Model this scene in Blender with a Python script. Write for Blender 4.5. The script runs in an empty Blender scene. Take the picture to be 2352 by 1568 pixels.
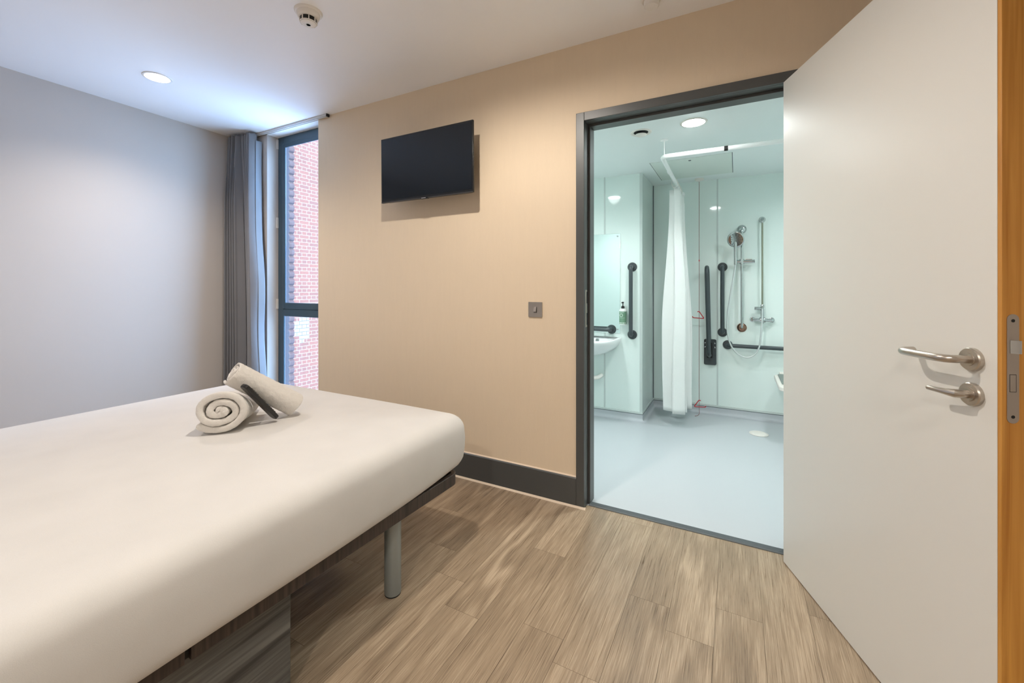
import bpy, bmesh, math, random
from mathutils import Vector, Matrix, noise
random.seed(7)
PI = math.pi
def smooth01(t): t = max(0, min(1, t)); return t * t * (3 - 2 * t)
scene = bpy.context.scene
COL = scene.collection

# ------------------------------------------------------------------ colour and materials
def lin(c):
    c = c / 255.0
    return c / 12.92 if c <= 0.04045 else ((c + 0.055) / 1.055) ** 2.4
def rgb(r, g, b): return (lin(r), lin(g), lin(b), 1.0)

def base_mat(name):
    m = bpy.data.materials.new(name); m.use_nodes = True
    nt = m.node_tree
    return m, nt, nt.nodes['Principled BSDF']
def N(nt, t, **kw):
    n = nt.nodes.new(t)
    for k, v in kw.items(): setattr(n, k, v)
    return n
def L(nt, a, b): nt.links.new(a, b)

def mat(name, col, rough=0.5, metal=0.0, var=0.03, vscale=6.0, bump=0.0, bscale=200.0, stretch=(1, 1, 1), spec=0.5, coat=0.0):
    """plain surface with a slight procedural mottling and optional fine bump"""
    m, nt, p = base_mat(name)
    tc = N(nt, 'ShaderNodeTexCoord'); mp = N(nt, 'ShaderNodeMapping')
    mp.inputs['Scale'].default_value = stretch
    L(nt, tc.outputs['Object'], mp.inputs['Vector'])
    nz = N(nt, 'ShaderNodeTexNoise'); nz.inputs['Scale'].default_value = vscale; nz.inputs['Detail'].default_value = 3
    L(nt, mp.outputs['Vector'], nz.inputs['Vector'])
    mr = N(nt, 'ShaderNodeMapRange'); mr.inputs['To Min'].default_value = 1 - var; mr.inputs['To Max'].default_value = 1 + var
    L(nt, nz.outputs['Fac'], mr.inputs['Value'])
    mx = N(nt, 'ShaderNodeVectorMath', operation='SCALE'); mx.inputs[0].default_value = col[:3]
    L(nt, mr.outputs['Result'], mx.inputs['Scale'])
    L(nt, mx.outputs['Vector'], p.inputs['Base Color'])
    p.inputs['Roughness'].default_value = rough; p.inputs['Metallic'].default_value = metal
    p.inputs['Specular IOR Level'].default_value = spec
    p.inputs['Coat Weight'].default_value = coat
    if bump:
        b = N(nt, 'ShaderNodeTexNoise'); b.inputs['Scale'].default_value = bscale; b.inputs['Detail'].default_value = 4
        L(nt, mp.outputs['Vector'], b.inputs['Vector'])
        bp = N(nt, 'ShaderNodeBump'); bp.inputs['Strength'].default_value = bump; bp.inputs['Distance'].default_value = 0.002
        L(nt, b.outputs['Fac'], bp.inputs['Height']); L(nt, bp.outputs['Normal'], p.inputs['Normal'])
    return m

def emit_mat(name, col, strength):
    m, nt, p = base_mat(name)
    p.inputs['Base Color'].default_value = (0.9, 0.9, 0.9, 1)
    p.inputs['Emission Color'].default_value = col; p.inputs['Emission Strength'].default_value = strength
    return m

def wood_floor():
    m, nt, p = base_mat('oak_plank_floor')
    geo = N(nt, 'ShaderNodeTexCoord'); at = N(nt, 'ShaderNodeAttribute', attribute_name='plank')
    sc = N(nt, 'ShaderNodeVectorMath', operation='MULTIPLY_ADD'); sc.inputs[1].default_value = (7, 13, 3)
    L(nt, at.outputs['Vector'], sc.inputs[0]); L(nt, geo.outputs['Object'], sc.inputs[2])
    mp = N(nt, 'ShaderNodeMapping'); mp.inputs['Scale'].default_value = (1.0, 0.10, 1.0); L(nt, sc.outputs['Vector'], mp.inputs['Vector'])
    # cathedral figure: warped bands, long in Y
    mp2 = N(nt, 'ShaderNodeMapping'); mp2.inputs['Scale'].default_value = (1.0, 0.16, 1.0); L(nt, sc.outputs['Vector'], mp2.inputs['Vector'])
    big = N(nt, 'ShaderNodeTexNoise'); big.inputs['Scale'].default_value = 9; big.inputs['Detail'].default_value = 1.5
    L(nt, mp2.outputs['Vector'], big.inputs['Vector'])
    rings = N(nt, 'ShaderNodeMath', operation='MULTIPLY'); rings.inputs[1].default_value = 26
    L(nt, big.outputs['Fac'], rings.inputs[0])
    sn = N(nt, 'ShaderNodeMath', operation='SINE'); L(nt, rings.outputs[0], sn.inputs[0])
    fine = N(nt, 'ShaderNodeTexNoise'); fine.inputs['Scale'].default_value = 380; fine.inputs['Detail'].default_value = 5; fine.inputs['Roughness'].default_value = 0.65
    mp3 = N(nt, 'ShaderNodeMapping'); mp3.inputs['Scale'].default_value = (1.0, 0.018, 1.0); L(nt, sc.outputs['Vector'], mp3.inputs['Vector'])
    L(nt, mp3.outputs['Vector'], fine.inputs['Vector'])
    med = N(nt, 'ShaderNodeTexNoise'); med.inputs['Scale'].default_value = 38; med.inputs['Detail'].default_value = 3
    L(nt, mp.outputs['Vector'], med.inputs['Vector'])
    # brightness = 1 + fine grain + soft streaks + figure + plank-to-plank difference
    def madd(src, k, acc):
        n = N(nt, 'ShaderNodeMath', operation='MULTIPLY_ADD'); n.inputs[1].default_value = k; L(nt, src, n.inputs[0])
        if isinstance(acc, float): n.inputs[2].default_value = acc
        else: L(nt, acc, n.inputs[2])
        return n.outputs[0]
    sep = N(nt, 'ShaderNodeSeparateXYZ'); L(nt, at.outputs['Vector'], sep.inputs[0])
    mk = N(nt, 'ShaderNodeMath', operation='MULTIPLY'); L(nt, sn.outputs[0], mk.inputs[0]); L(nt, sep.outputs['X'], mk.inputs[1])
    v = madd(fine.outputs['Fac'], 0.95, 0.25); v = madd(med.outputs['Fac'], 0.34, v); v = madd(mk.outputs[0], 0.13, v); v = madd(sep.outputs['Z'], 0.12, v)
    cr = N(nt, 'ShaderNodeValToRGB'); e = cr.color_ramp
    e.elements[0].position = 0.50; e.elements[0].color = rgb(106, 90, 73)
    e.elements[1].position = 1.0; e.elements[1].color = rgb(198, 178, 153)
    x = e.elements.new(0.78); x.color = rgb(160, 140, 117)
    hal = N(nt, 'ShaderNodeMath', operation='MULTIPLY'); hal.inputs[1].default_value = 0.80; L(nt, v, hal.inputs[0])
    L(nt, hal.outputs[0], cr.inputs['Fac']); L(nt, cr.outputs['Color'], p.inputs['Base Color'])
    rr = N(nt, 'ShaderNodeMapRange'); rr.inputs['To Min'].default_value = 0.20; rr.inputs['To Max'].default_value = 0.40
    L(nt, fine.outputs['Fac'], rr.inputs['Value']); L(nt, rr.outputs['Result'], p.inputs['Roughness'])
    bp = N(nt, 'ShaderNodeBump'); bp.inputs['Strength'].default_value = 0.35; bp.inputs['Distance'].default_value = 0.0012
    L(nt, fine.outputs['Fac'], bp.inputs['Height']); L(nt, bp.outputs['Normal'], p.inputs['Normal'])
    return m

def grain_mat(name, c0, c1, axis=2, scale=60, rough=0.4, squeeze=0.04):
    """straight-grained veneer, grain running along the axis"""
    m, nt, p = base_mat(name)
    tc = N(nt, 'ShaderNodeTexCoord'); mp = N(nt, 'ShaderNodeMapping')
    s = [1, 1, 1]; s[axis] = squeeze; mp.inputs['Scale'].default_value = s
    L(nt, tc.outputs['Object'], mp.inputs['Vector'])
    nz = N(nt, 'ShaderNodeTexNoise'); nz.inputs['Scale'].default_value = scale; nz.inputs['Detail'].default_value = 5; nz.inputs['Distortion'].default_value = 0.6
    L(nt, mp.outputs['Vector'], nz.inputs['Vector'])
    cr = N(nt, 'ShaderNodeValToRGB'); cr.color_ramp.elements[0].position = 0.3; cr.color_ramp.elements[1].position = 0.7
    cr.color_ramp.elements[0].color = c0; cr.color_ramp.elements[1].color = c1
    L(nt, nz.outputs['Fac'], cr.inputs['Fac']); L(nt, cr.outputs['Color'], p.inputs['Base Color'])
    p.inputs['Roughness'].default_value = rough
    bp = N(nt, 'ShaderNodeBump'); bp.inputs['Strength'].default_value = 0.2; bp.inputs['Distance'].default_value = 0.001
    L(nt, nz.outputs['Fac'], bp.inputs['Height']); L(nt, bp.outputs['Normal'], p.inputs['Normal'])
    return m

def brick_mat(name, c1, c2, mortar, axes='YZ', patch=False):
    m, nt, p = base_mat(name)
    tc = N(nt, 'ShaderNodeTexCoord'); sp = N(nt, 'ShaderNodeSeparateXYZ'); L(nt, tc.outputs['Object'], sp.inputs[0])
    cb = N(nt, 'ShaderNodeCombineXYZ'); L(nt, sp.outputs[axes[0]], cb.inputs[0]); L(nt, sp.outputs[axes[1]], cb.inputs[1])
    br = N(nt, 'ShaderNodeTexBrick'); br.offset = 0.5; br.squash = 0.5; br.squash_frequency = 2
    br.inputs['Scale'].default_value = 1; br.inputs['Brick Width'].default_value = 0.225; br.inputs['Row Height'].default_value = 0.075
    br.inputs['Mortar Size'].default_value = 0.007; br.inputs['Mortar Smooth'].default_value = 0.2
    br.inputs['Color1'].default_value = c1; br.inputs['Color2'].default_value = c2; br.inputs['Mortar'].default_value = mortar
    L(nt, cb.outputs[0], br.inputs['Vector'])
    out = br.outputs['Color']
    if patch:   # a cluster of white bricks with dark joints
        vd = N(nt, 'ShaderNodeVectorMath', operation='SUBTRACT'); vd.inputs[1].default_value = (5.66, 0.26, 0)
        # quantise to bricks so the white follows whole bricks
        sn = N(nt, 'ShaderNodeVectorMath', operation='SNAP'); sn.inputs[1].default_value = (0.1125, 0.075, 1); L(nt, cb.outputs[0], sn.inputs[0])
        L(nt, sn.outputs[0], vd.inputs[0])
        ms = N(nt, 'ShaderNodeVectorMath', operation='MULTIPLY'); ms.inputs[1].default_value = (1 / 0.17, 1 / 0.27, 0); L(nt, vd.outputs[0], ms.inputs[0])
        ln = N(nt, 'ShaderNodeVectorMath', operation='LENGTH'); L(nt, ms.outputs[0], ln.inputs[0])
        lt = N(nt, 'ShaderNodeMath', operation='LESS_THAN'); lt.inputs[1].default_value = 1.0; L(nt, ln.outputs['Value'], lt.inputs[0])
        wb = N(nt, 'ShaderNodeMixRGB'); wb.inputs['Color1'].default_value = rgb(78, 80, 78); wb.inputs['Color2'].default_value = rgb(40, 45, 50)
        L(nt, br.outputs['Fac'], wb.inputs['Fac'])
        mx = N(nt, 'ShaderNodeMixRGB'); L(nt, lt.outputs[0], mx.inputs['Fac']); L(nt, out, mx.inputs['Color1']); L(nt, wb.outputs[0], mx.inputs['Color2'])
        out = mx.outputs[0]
    L(nt, out, p.inputs['Base Color']); p.inputs['Roughness'].default_value = 0.85
    bp = N(nt, 'ShaderNodeBump'); bp.invert = True; bp.inputs['Strength'].default_value = 0.5; bp.inputs['Distance'].default_value = 0.006
    L(nt, br.outputs['Fac'], bp.inputs['Height']); L(nt, bp.outputs['Normal'], p.inputs['Normal'])
    return m

def fabric_mat(name, col, rough=0.85, scale=900, strength=0.25, sheen=0.15, transl=0.0):
    m, nt, p = base_mat(name)
    tc = N(nt, 'ShaderNodeTexCoord')
    nz = N(nt, 'ShaderNodeTexNoise'); nz.inputs['Scale'].default_value = scale; nz.inputs['Detail'].default_value = 2
    L(nt, tc.outputs['Object'], nz.inputs['Vector'])
    lo = N(nt, 'ShaderNodeTexNoise'); lo.inputs['Scale'].default_value = 7; L(nt, tc.outputs['Object'], lo.inputs['Vector'])
    ad = N(nt, 'ShaderNodeMath', operation='ADD'); L(nt, nz.outputs['Fac'], ad.inputs[0]); L(nt, lo.outputs['Fac'], ad.inputs[1])
    mr = N(nt, 'ShaderNodeMapRange'); mr.inputs['From Min'].default_value = 0.5; mr.inputs['From Max'].default_value = 1.5
    mr.inputs['To Min'].default_value = 0.94; mr.inputs['To Max'].default_value = 1.05; L(nt, ad.outputs[0], mr.inputs['Value'])
    mx = N(nt, 'ShaderNodeVectorMath', operation='SCALE'); mx.inputs[0].default_value = col[:3]; L(nt, mr.outputs['Result'], mx.inputs['Scale'])
    L(nt, mx.outputs['Vector'], p.inputs['Base Color'])
    p.inputs['Roughness'].default_value = rough; p.inputs['Sheen Weight'].default_value = sheen
    p.inputs['Specular IOR Level'].default_value = 0.25
    bp = N(nt, 'ShaderNodeBump'); bp.inputs['Strength'].default_value = strength; bp.inputs['Distance'].default_value = 0.002
    L(nt, nz.outputs['Fac'], bp.inputs['Height']); L(nt, bp.outputs['Normal'], p.inputs['Normal'])
    if transl:
        tr = N(nt, 'ShaderNodeBsdfTranslucent'); tr.inputs['Color'].default_value = col
        mxs = N(nt, 'ShaderNodeMixShader'); mxs.inputs['Fac'].default_value = transl
        out = nt.nodes['Material Output']
        L(nt, p.outputs[0], mxs.inputs[1]); L(nt, tr.outputs[0], mxs.inputs[2]); L(nt, mxs.outputs[0], out.inputs['Surface'])
    return m

def glass_mat(name, tint=(1, 1, 1, 1)):
    m, nt, p = base_mat(name)
    nt.nodes.remove(p)
    tr = N(nt, 'ShaderNodeBsdfTransparent'); tr.inputs['Color'].default_value = tint
    gl = N(nt, 'ShaderNodeBsdfGlossy'); gl.inputs['Roughness'].default_value = 0.0
    fr = N(nt, 'ShaderNodeFresnel'); ge = N(nt, 'ShaderNodeNewGeometry')
    ir = N(nt, 'ShaderNodeMapRange'); ir.inputs['To Min'].default_value = 1.45; ir.inputs['To Max'].default_value = 1 / 1.45
    L(nt, ge.outputs['Backfacing'], ir.inputs['Value']); L(nt, ir.outputs['Result'], fr.inputs['IOR'])
    mx = N(nt, 'ShaderNodeMixShader'); L(nt, fr.outputs[0], mx.inputs['Fac']); L(nt, tr.outputs[0], mx.inputs[1]); L(nt, gl.outputs[0], mx.inputs[2])
    L(nt, mx.outputs[0], nt.nodes['Material Output'].inputs['Surface'])
    return m

M = {}
M['ceiling'] = mat('white_ceiling_paint', rgb(244, 243, 243), 0.42, var=0.012, vscale=3, spec=0.35)
M['grey_wall'] = mat('warm_grey_wall_paint', rgb(196, 190, 184), 0.8, var=0.02, vscale=2, bump=0.08, bscale=350)
M['beige_wall'] = mat('beige_linen_wallpaper', rgb(226, 208, 182), 0.75, var=0.02, vscale=60, bump=0.3, bscale=300, stretch=(1, 1, 0.12))
M['dark_trim'] = mat('charcoal_satin_paint', rgb(78, 80, 80), 0.38, var=0.02)
M['caulk'] = mat('cream_sealant', rgb(226, 208, 186), 0.6)
M['floor'] = wood_floor()
M['floor_gap'] = mat('dark_plank_joint', rgb(95, 78, 62), 0.7)
M['sheet'] = fabric_mat('white_cotton_sheet', rgb(208, 205, 201), 0.85, 700, 0.12, 0.1)
M['rail'] = grain_mat('dark_wenge_veneer', rgb(38, 31, 28), rgb(72, 60, 54), 2, 90, 0.45)
M['base'] = grain_mat('dark_grey_oak_veneer', rgb(52, 52, 52), rgb(112, 112, 108), 1, 70, 0.28, 0.03)
M['black'] = mat('matt_black', rgb(14, 14, 14), 0.6)
M['leg'] = mat('silver_grey_painted_metal', rgb(150, 158, 158), 0.38, 0.35, var=0.015)
M['towel'] = fabric_mat('white_terry_cloth', rgb(214, 209, 202), 0.95, 420, 0.9, 0.3)
def band_mat():
    m = fabric_mat('white_terry_with_woven_border', rgb(214, 209, 202), 0.95, 420, 0.9, 0.3); nt = m.node_tree; p = nt.nodes['Principled BSDF']
    tc = N(nt, 'ShaderNodeTexCoord'); sp = N(nt, 'ShaderNodeSeparateXYZ'); L(nt, tc.outputs['Object'], sp.inputs[0])
    at = N(nt, 'ShaderNodeMath', operation='ARCTAN2'); L(nt, sp.outputs['Z'], at.inputs[0]); L(nt, sp.outputs['Y'], at.inputs[1])
    def band(src, c, hw):
        d = N(nt, 'ShaderNodeMath', operation='SUBTRACT'); L(nt, src, d.inputs[0]); d.inputs[1].default_value = c
        a = N(nt, 'ShaderNodeMath', operation='ABSOLUTE'); L(nt, d.outputs[0], a.inputs[0])
        l = N(nt, 'ShaderNodeMath', operation='LESS_THAN'); L(nt, a.outputs[0], l.inputs[0]); l.inputs[1].default_value = hw; return l.outputs[0]
    fr = N(nt, 'ShaderNodeMath', operation='FRACT'); sc = N(nt, 'ShaderNodeMath', operation='MULTIPLY'); L(nt, sp.outputs['X'], sc.inputs[0]); sc.inputs[1].default_value = 34; L(nt, sc.outputs[0], fr.inputs[0])
    cross = band(fr.outputs[0], 0.5, 0.07); inside = band(at.outputs[0], 1.95, 0.40)
    cl = N(nt, 'ShaderNodeMath', operation='MULTIPLY'); L(nt, cross, cl.inputs[0]); L(nt, inside, cl.inputs[1])
    e1 = band(at.outputs[0], 2.35, 0.03); e2 = band(at.outputs[0], 1.55, 0.03)
    m1 = N(nt, 'ShaderNodeMath', operation='MAXIMUM'); L(nt, cl.outputs[0], m1.inputs[0]); L(nt, e1, m1.inputs[1])
    m2 = N(nt, 'ShaderNodeMath', operation='MAXIMUM'); L(nt, m1.outputs[0], m2.inputs[0]); L(nt, e2, m2.inputs[1])
    bp = N(nt, 'ShaderNodeBump'); bp.invert = True; bp.inputs['Strength'].default_value = 0.9; bp.inputs['Distance'].default_value = 0.004
    old = [n for n in nt.nodes if n.type == 'BUMP' and n != bp][0]
    L(nt, m2.outputs[0], bp.inputs['Height']); L(nt, old.outputs['Normal'], bp.inputs['Normal']); L(nt, bp.outputs['Normal'], p.inputs['Normal'])
    return m
M['towel_band'] = band_mat()
M['remote'] = mat('black_remote_plastic', rgb(26, 24, 23), 0.35)
M['button'] = mat('grey_remote_buttons', rgb(88, 86, 83), 0.4)
M['blue_button'] = mat('blue_remote_button', rgb(70, 110, 140), 0.4)
M['curtain'] = fabric_mat('grey_blackout_curtain', rgb(124, 124, 127), 0.9, 600, 0.2, 0.2)
M['curtain_lining'] = fabric_mat('pale_curtain_lining', rgb(146, 156, 166), 0.9, 600, 0.1, 0.1)
M['track'] = mat('white_track_metal', rgb(214, 214, 214), 0.4)
M['tv'] = mat('black_gloss_plastic', rgb(20, 22, 24), 0.28)
M['tv_strip'] = mat('dark_grey_plastic', rgb(52, 52, 52), 0.4)
M['screen'] = mat('dark_lcd_screen', rgb(14, 20, 27), 0.16, var=0.0)
M['silver'] = mat('bright_silver', rgb(205, 205, 205), 0.3, 0.8)
M['steel'] = mat('brushed_stainless_steel', rgb(190, 182, 172), 0.30, 1.0, var=0.04, vscale=40, bump=0.05, bscale=500)
M['pipe'] = mat('dull_chrome_pipe', rgb(168, 168, 152), 0.18, 1.0, var=0.0)
M['chrome'] = mat('polished_chrome', rgb(196, 199, 200), 0.08, 1.0, var=0.0)
M['door'] = mat('off_white_door_laminate', rgb(223, 221, 215), 0.33, var=0.008, vscale=2)
M['oak'] = grain_mat('orange_oak_lipping', rgb(172, 112, 38), rgb(214, 156, 74), 2, 55, 0.45, 0.03)
M['white_plastic'] = mat('white_plastic', rgb(232, 228, 222), 0.4)
M['dark_slot'] = mat('dark_slot', rgb(28, 28, 27), 0.7)
M['window_frame'] = mat('dark_blue_grey_window_paint', rgb(58, 80, 94), 0.4)
M['glass'] = glass_mat('clear_window_glass')
M['bath_wall'] = mat('pale_aqua_wet_wall_panel', rgb(225, 237, 234), 0.06, var=0.008, vscale=1.5)
M['bath_ceiling'] = mat('white_bathroom_ceiling', rgb(236, 242, 242), 0.5, var=0.01)
M['bath_floor'] = mat('pale_grey_safety_vinyl', rgb(190, 195, 200), 0.36, var=0.03, vscale=220, bump=0.1, bscale=400)
M['bath_skirt'] = mat('blue_grey_cove_vinyl', rgb(186, 191, 197), 0.4, var=0.03, vscale=150)
M['panel_trim'] = mat('light_grey_panel_trim', rgb(196, 206, 204), 0.3)
M['seal'] = mat('dark_grey_seal', rgb(96, 104, 108), 0.6)
M['hatch'] = mat('pale_green_ceiling_hatch', rgb(222, 230, 224), 0.5)
M['grab'] = mat('dark_grey_coated_tube', rgb(62, 70, 74), 0.32, var=0.01)
M['ceramic'] = mat('white_glazed_ceramic', rgb(238, 242, 242), 0.10, var=0.0)
M['mirror'] = mat('silvered_mirror', rgb(238, 246, 246), 0.01, 1.0, var=0.0)
M['shower_curtain'] = fabric_mat('white_polyester_shower_curtain', rgb(250, 252, 251), 0.7, 500, 0.15, 0.1, 0.2)
M['white_tube'] = mat('white_coated_rail', rgb(253, 254, 254), 0.3, var=0.0)
M['hose'] = mat('silver_pvc_hose', rgb(214, 220, 220), 0.28, 0.6)
M['red'] = mat('red_plastic', rgb(196, 52, 58), 0.4)
M['cord'] = mat('dirty_red_cord', rgb(140, 96, 92), 0.7)
M['bottle'] = mat('white_bottle_plastic', rgb(238, 240, 238), 0.3)
M['label_green'] = mat('sage_green_paper_label', rgb(112, 148, 124), 0.5, vscale=40)
M['label_white'] = mat('white_print', rgb(228, 238, 230), 0.5)
M['seat_pad'] = mat('grey_seat_pad', rgb(128, 138, 134), 0.5)
M['nozzle'] = mat('dark_rubber_nozzle', rgb(70, 80, 82), 0.5)
M['copper'] = mat('brown_tinted_chrome', rgb(150, 116, 100), 0.15, 1.0)
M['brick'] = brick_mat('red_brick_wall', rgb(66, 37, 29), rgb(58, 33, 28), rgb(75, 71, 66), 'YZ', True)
M['brick_shaded'] = brick_mat('shaded_brick_wall', rgb(36, 25, 28), rgb(31, 23, 27), rgb(27, 22, 26), 'XZ')  # shaded copy of the red brick, shade put into darker purplish colours
M['lamp_warm'] = emit_mat('warm_downlight_diffuser', (1.0, 0.92, 0.80, 1), 24)
M['lamp_cool'] = emit_mat('cool_downlight_diffuser', (0.94, 1.0, 1.0, 1), 45)

# ------------------------------------------------------------------ mesh builder
class MB:
    def __init__(s): s.bm = bmesh.new()
    def box(s, a, b, mi=0):
        v = [s.bm.verts.new((x, y, z)) for z in (a[2], b[2]) for y in (a[1], b[1]) for x in (a[0], b[0])]
        fs = [(0, 2, 3, 1), (4, 5, 7, 6), (0, 1, 5, 4), (2, 6, 7, 3), (0, 4, 6, 2), (1, 3, 7, 5)]
        out = []
        for f in fs:
            face = s.bm.faces.new([v[i] for i in f]); face.material_index = mi; out.append(face)
        return out
    def rings(s, rings, mi=0, cap0=True, cap1=True, closed=True):
        R = [[s.bm.verts.new(p) for p in r] for r in rings]
        n = len(R[0])
        for i in range(len(R) - 1):
            for j in range(n if closed else n - 1):
                k = (j + 1) % n
                f = s.bm.faces.new((R[i][j], R[i][k], R[i + 1][k], R[i + 1][j])); f.material_index = mi
        if cap0 and closed: s.bm.faces.new(list(reversed(R[0]))).material_index = mi
        if cap1 and closed: s.bm.faces.new(R[-1]).material_index = mi
        return R
    def tube(s, pts, r, seg=14, mi=0, closed=False):
        pts = [Vector(p) for p in pts]; rs = r if isinstance(r, (list, tuple)) else [r] * len(pts)
        n = len(pts); rings = []; up = None
        for i, p in enumerate(pts):
            if closed: t = (pts[(i + 1) % n] - pts[i - 1])
            else: t = pts[min(i + 1, n - 1)] - pts[max(i - 1, 0)]
            t.normalize()
            if up is None:
                up = Vector((0, 0, 1)) if abs(t.z) < 0.9 else Vector((1, 0, 0))
            u = (up - t * up.dot(t)).normalized(); w = t.cross(u); up = u
            rings.append([p + (u * math.cos(2 * PI * k / seg) + w * math.sin(2 * PI * k / seg)) * rs[i] for k in range(seg)])
        if closed:
            R = s.rings(rings, mi, False, False)
            for j in range(seg):
                k = (j + 1) % seg
                s.bm.faces.new((R[-1][j], R[-1][k], R[0][k], R[0][j])).material_index = mi
        else: s.rings(rings, mi)
    def lathe(s, prof, origin=(0, 0, 0), axis=(0, 0, 1), seg=32, mi=0, cap0=True, cap1=True):
        """prof: list of (radius, height along axis)"""
        o = Vector(origin); a = Vector(axis).normalized()
        u = a.orthogonal().normalized(); w = a.cross(u)
        rings = []
        for r, h in prof:
            r = max(r, 1e-5)
            rings.append([o + a * h + (u * math.cos(2 * PI * k / seg) + w * math.sin(2 * PI * k / seg)) * r for k in range(seg)])
        s.rings(rings, mi, cap0, cap1)
    def prism(s, poly, fn, t0, t1, mi=0):
        """poly (list of 2d), fn(a, b, t) -> 3d"""
        s.rings([[fn(a, b, t0) for a, b in poly], [fn(a, b, t1) for a, b in poly]], mi)
    def build(s, name, mats, parent=None, bevel=0.0, bseg=2, smooth=40, mods=None):
        bmesh.ops.recalc_face_normals(s.bm, faces=s.bm.faces[:])
        me = bpy.data.meshes.new(name); s.bm.to_mesh(me); s.bm.free()
        if not isinstance(mats, (list, tuple)): mats = [mats]
        for m in mats: me.materials.append(m)
        if smooth:
            me.polygons.foreach_set('use_smooth', [True] * len(me.polygons)); me.set_sharp_from_angle(angle=math.radians(smooth))
        o = bpy.data.objects.new(name, me); COL.objects.link(o)
        if parent is not None:
            o.parent = parent
            if not parent.get('_local'):
                q = parent; mw = q.matrix_basis.copy()
                while q.parent is not None: q = q.parent
                o.matrix_parent_inverse = (WORLD.get(parent.name) or Matrix.Identity(4)).inverted()
        WORLD[o.name] = Matrix.Identity(4)
        if parent is not None and parent.get('_local'): o['_local'] = 1
        if bevel:
            b = o.modifiers.new('bevel', 'BEVEL'); b.width = bevel; b.segments = bseg; b.limit_method = 'ANGLE'; b.angle_limit = math.radians(40)
        return o
WORLD = {}

def tag(o, label=None, cat=None, group=None, kind=None):
    if label: o['label'] = label
    if cat: o['category'] = cat
    if group: o['group'] = group
    if kind: o['kind'] = kind
    return o
def thing(name, loc, label, cat, group=None, rot=None, kind=None):
    o = bpy.data.objects.new(name, None); COL.objects.link(o); o.location = loc
    o.empty_display_size = 0.05
    WORLD[o.name] = Matrix.Translation(loc)
    if rot is not None: o.rotation_euler = (0, 0, rot); o['_local'] = 1
    return tag(o, label, cat, group, kind)
def struct(o, label, cat): return tag(o, label, cat, None, 'structure')

def fillet(pts, r, n=6):
    pts = [Vector(p) for p in pts]; out = [pts[0]]
    for i in range(1, len(pts) - 1):
        a, b, c = pts[i - 1], pts[i], pts[i + 1]
        d1 = (a - b).normalized(); d2 = (c - b).normalized()
        rr = min(r, (a - b).length * 0.49, (c - b).length * 0.49)
        p0 = b + d1 * rr; p1 = b + d2 * rr
        for k in range(n + 1):
            t = k / n
            out.append(p0 * (1 - t) ** 2 + b * 2 * t * (1 - t) + p1 * t * t)
    out.append(pts[-1]); return out
def spline(pts, n=10):
    P = [Vector(p) for p in pts]; P = [P[0] * 2 - P[1]] + P + [P[-1] * 2 - P[-2]]; out = []
    for i in range(1, len(P) - 2):
        for k in range(n):
            t = k / n; a, b, c, d = P[i - 1], P[i], P[i + 1], P[i + 2]
            out.append(0.5 * ((2 * b) + (c - a) * t + (2 * a - 5 * b + 4 * c - d) * t * t + (3 * b - a - 3 * c + d) * t ** 3))
    out.append(P[-2]); return out
def rrect(x0, y0, x1, y1, r, n=6):
    out = []
    for cx, cy, a0 in ((x1 - r, y1 - r, 0), (x0 + r, y1 - r, 90), (x0 + r, y0 + r, 180), (x1 - r, y0 + r, 270)):
        for k in range(n + 1):
            a = math.radians(a0 + 90 * k / n); out.append((cx + r * math.cos(a), cy + r * math.sin(a)))
    return out

# ------------------------------------------------------------------ dimensions (metres; camera stands over the origin)
YW = 2.156          # bedroom face of the wall with the door
ZC = 2.475          # bedroom ceiling
YM, YB, ZB = 3.756, 4.303, 2.165     # bathroom: mirror wall, back wall, ceiling
XN = -0.720         # side of the shower recess
def xl(y): return -3.824 - (y - 0.766) * 0.0442    # left wall runs very slightly out of square

# ------------------------------------------------------------------ room shell
b = MB(); b.box((-4.1, -2.0, -0.06), (1.5, 2.19, -0.004), 1)
pl = b.bm.faces.layers.float_vector.new('plank') if hasattr(b.bm.faces.layers, 'float_vector') else None
offs = {-3: 1.318, -4: 1.318, -2: 1.632}
known = {2: 1.632 if False else None}
rows = []
w = 0.148; L0 = 0.909; x0 = -0.0645
known = {-1: 1.521, -2: 1.632, -3: 2.134, -4: 1.318, 0: 1.713, -6: 1.258, -5: 1.72}
vals = []
for r in range(-28, 12):
    a = x0 + r * w
    if a < -4.1 or a > 1.5: continue
    j = known.get(r, random.uniform(0, L0))
    while j > -2.0: j -= L0
    while j < 2.19:
        g = 0.0005
        y0, y1 = max(j, -2.0) + g, min(j + L0, 2.19) - g
        if y1 > y0:
            vv = [b.bm.verts.new(p) for p in ((a + g, y0, 0), (a + w - g, y0, 0), (a + w - g, y1, 0), (a + g, y1, 0))]
            f = b.bm.faces.new(vv); f[pl] = Vector((random.random(), random.random(), random.random()))
        j += L0
fl = b.build('floor', [M['floor'], M['floor_gap']], smooth=0)
struct(fl, 'brown oak-effect plank floor of the bedroom', 'floor')

b = MB(); b.box((-4.2, -2.1, ZC), (1.6, YW, ZC + 0.12)); b.box((-4.2, YW, ZC), (1.6, YW + 0.1, ZC + 0.12))
struct(b.build('ceiling', M['ceiling'], smooth=0), 'white plaster ceiling over the bedroom', 'ceiling')

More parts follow.
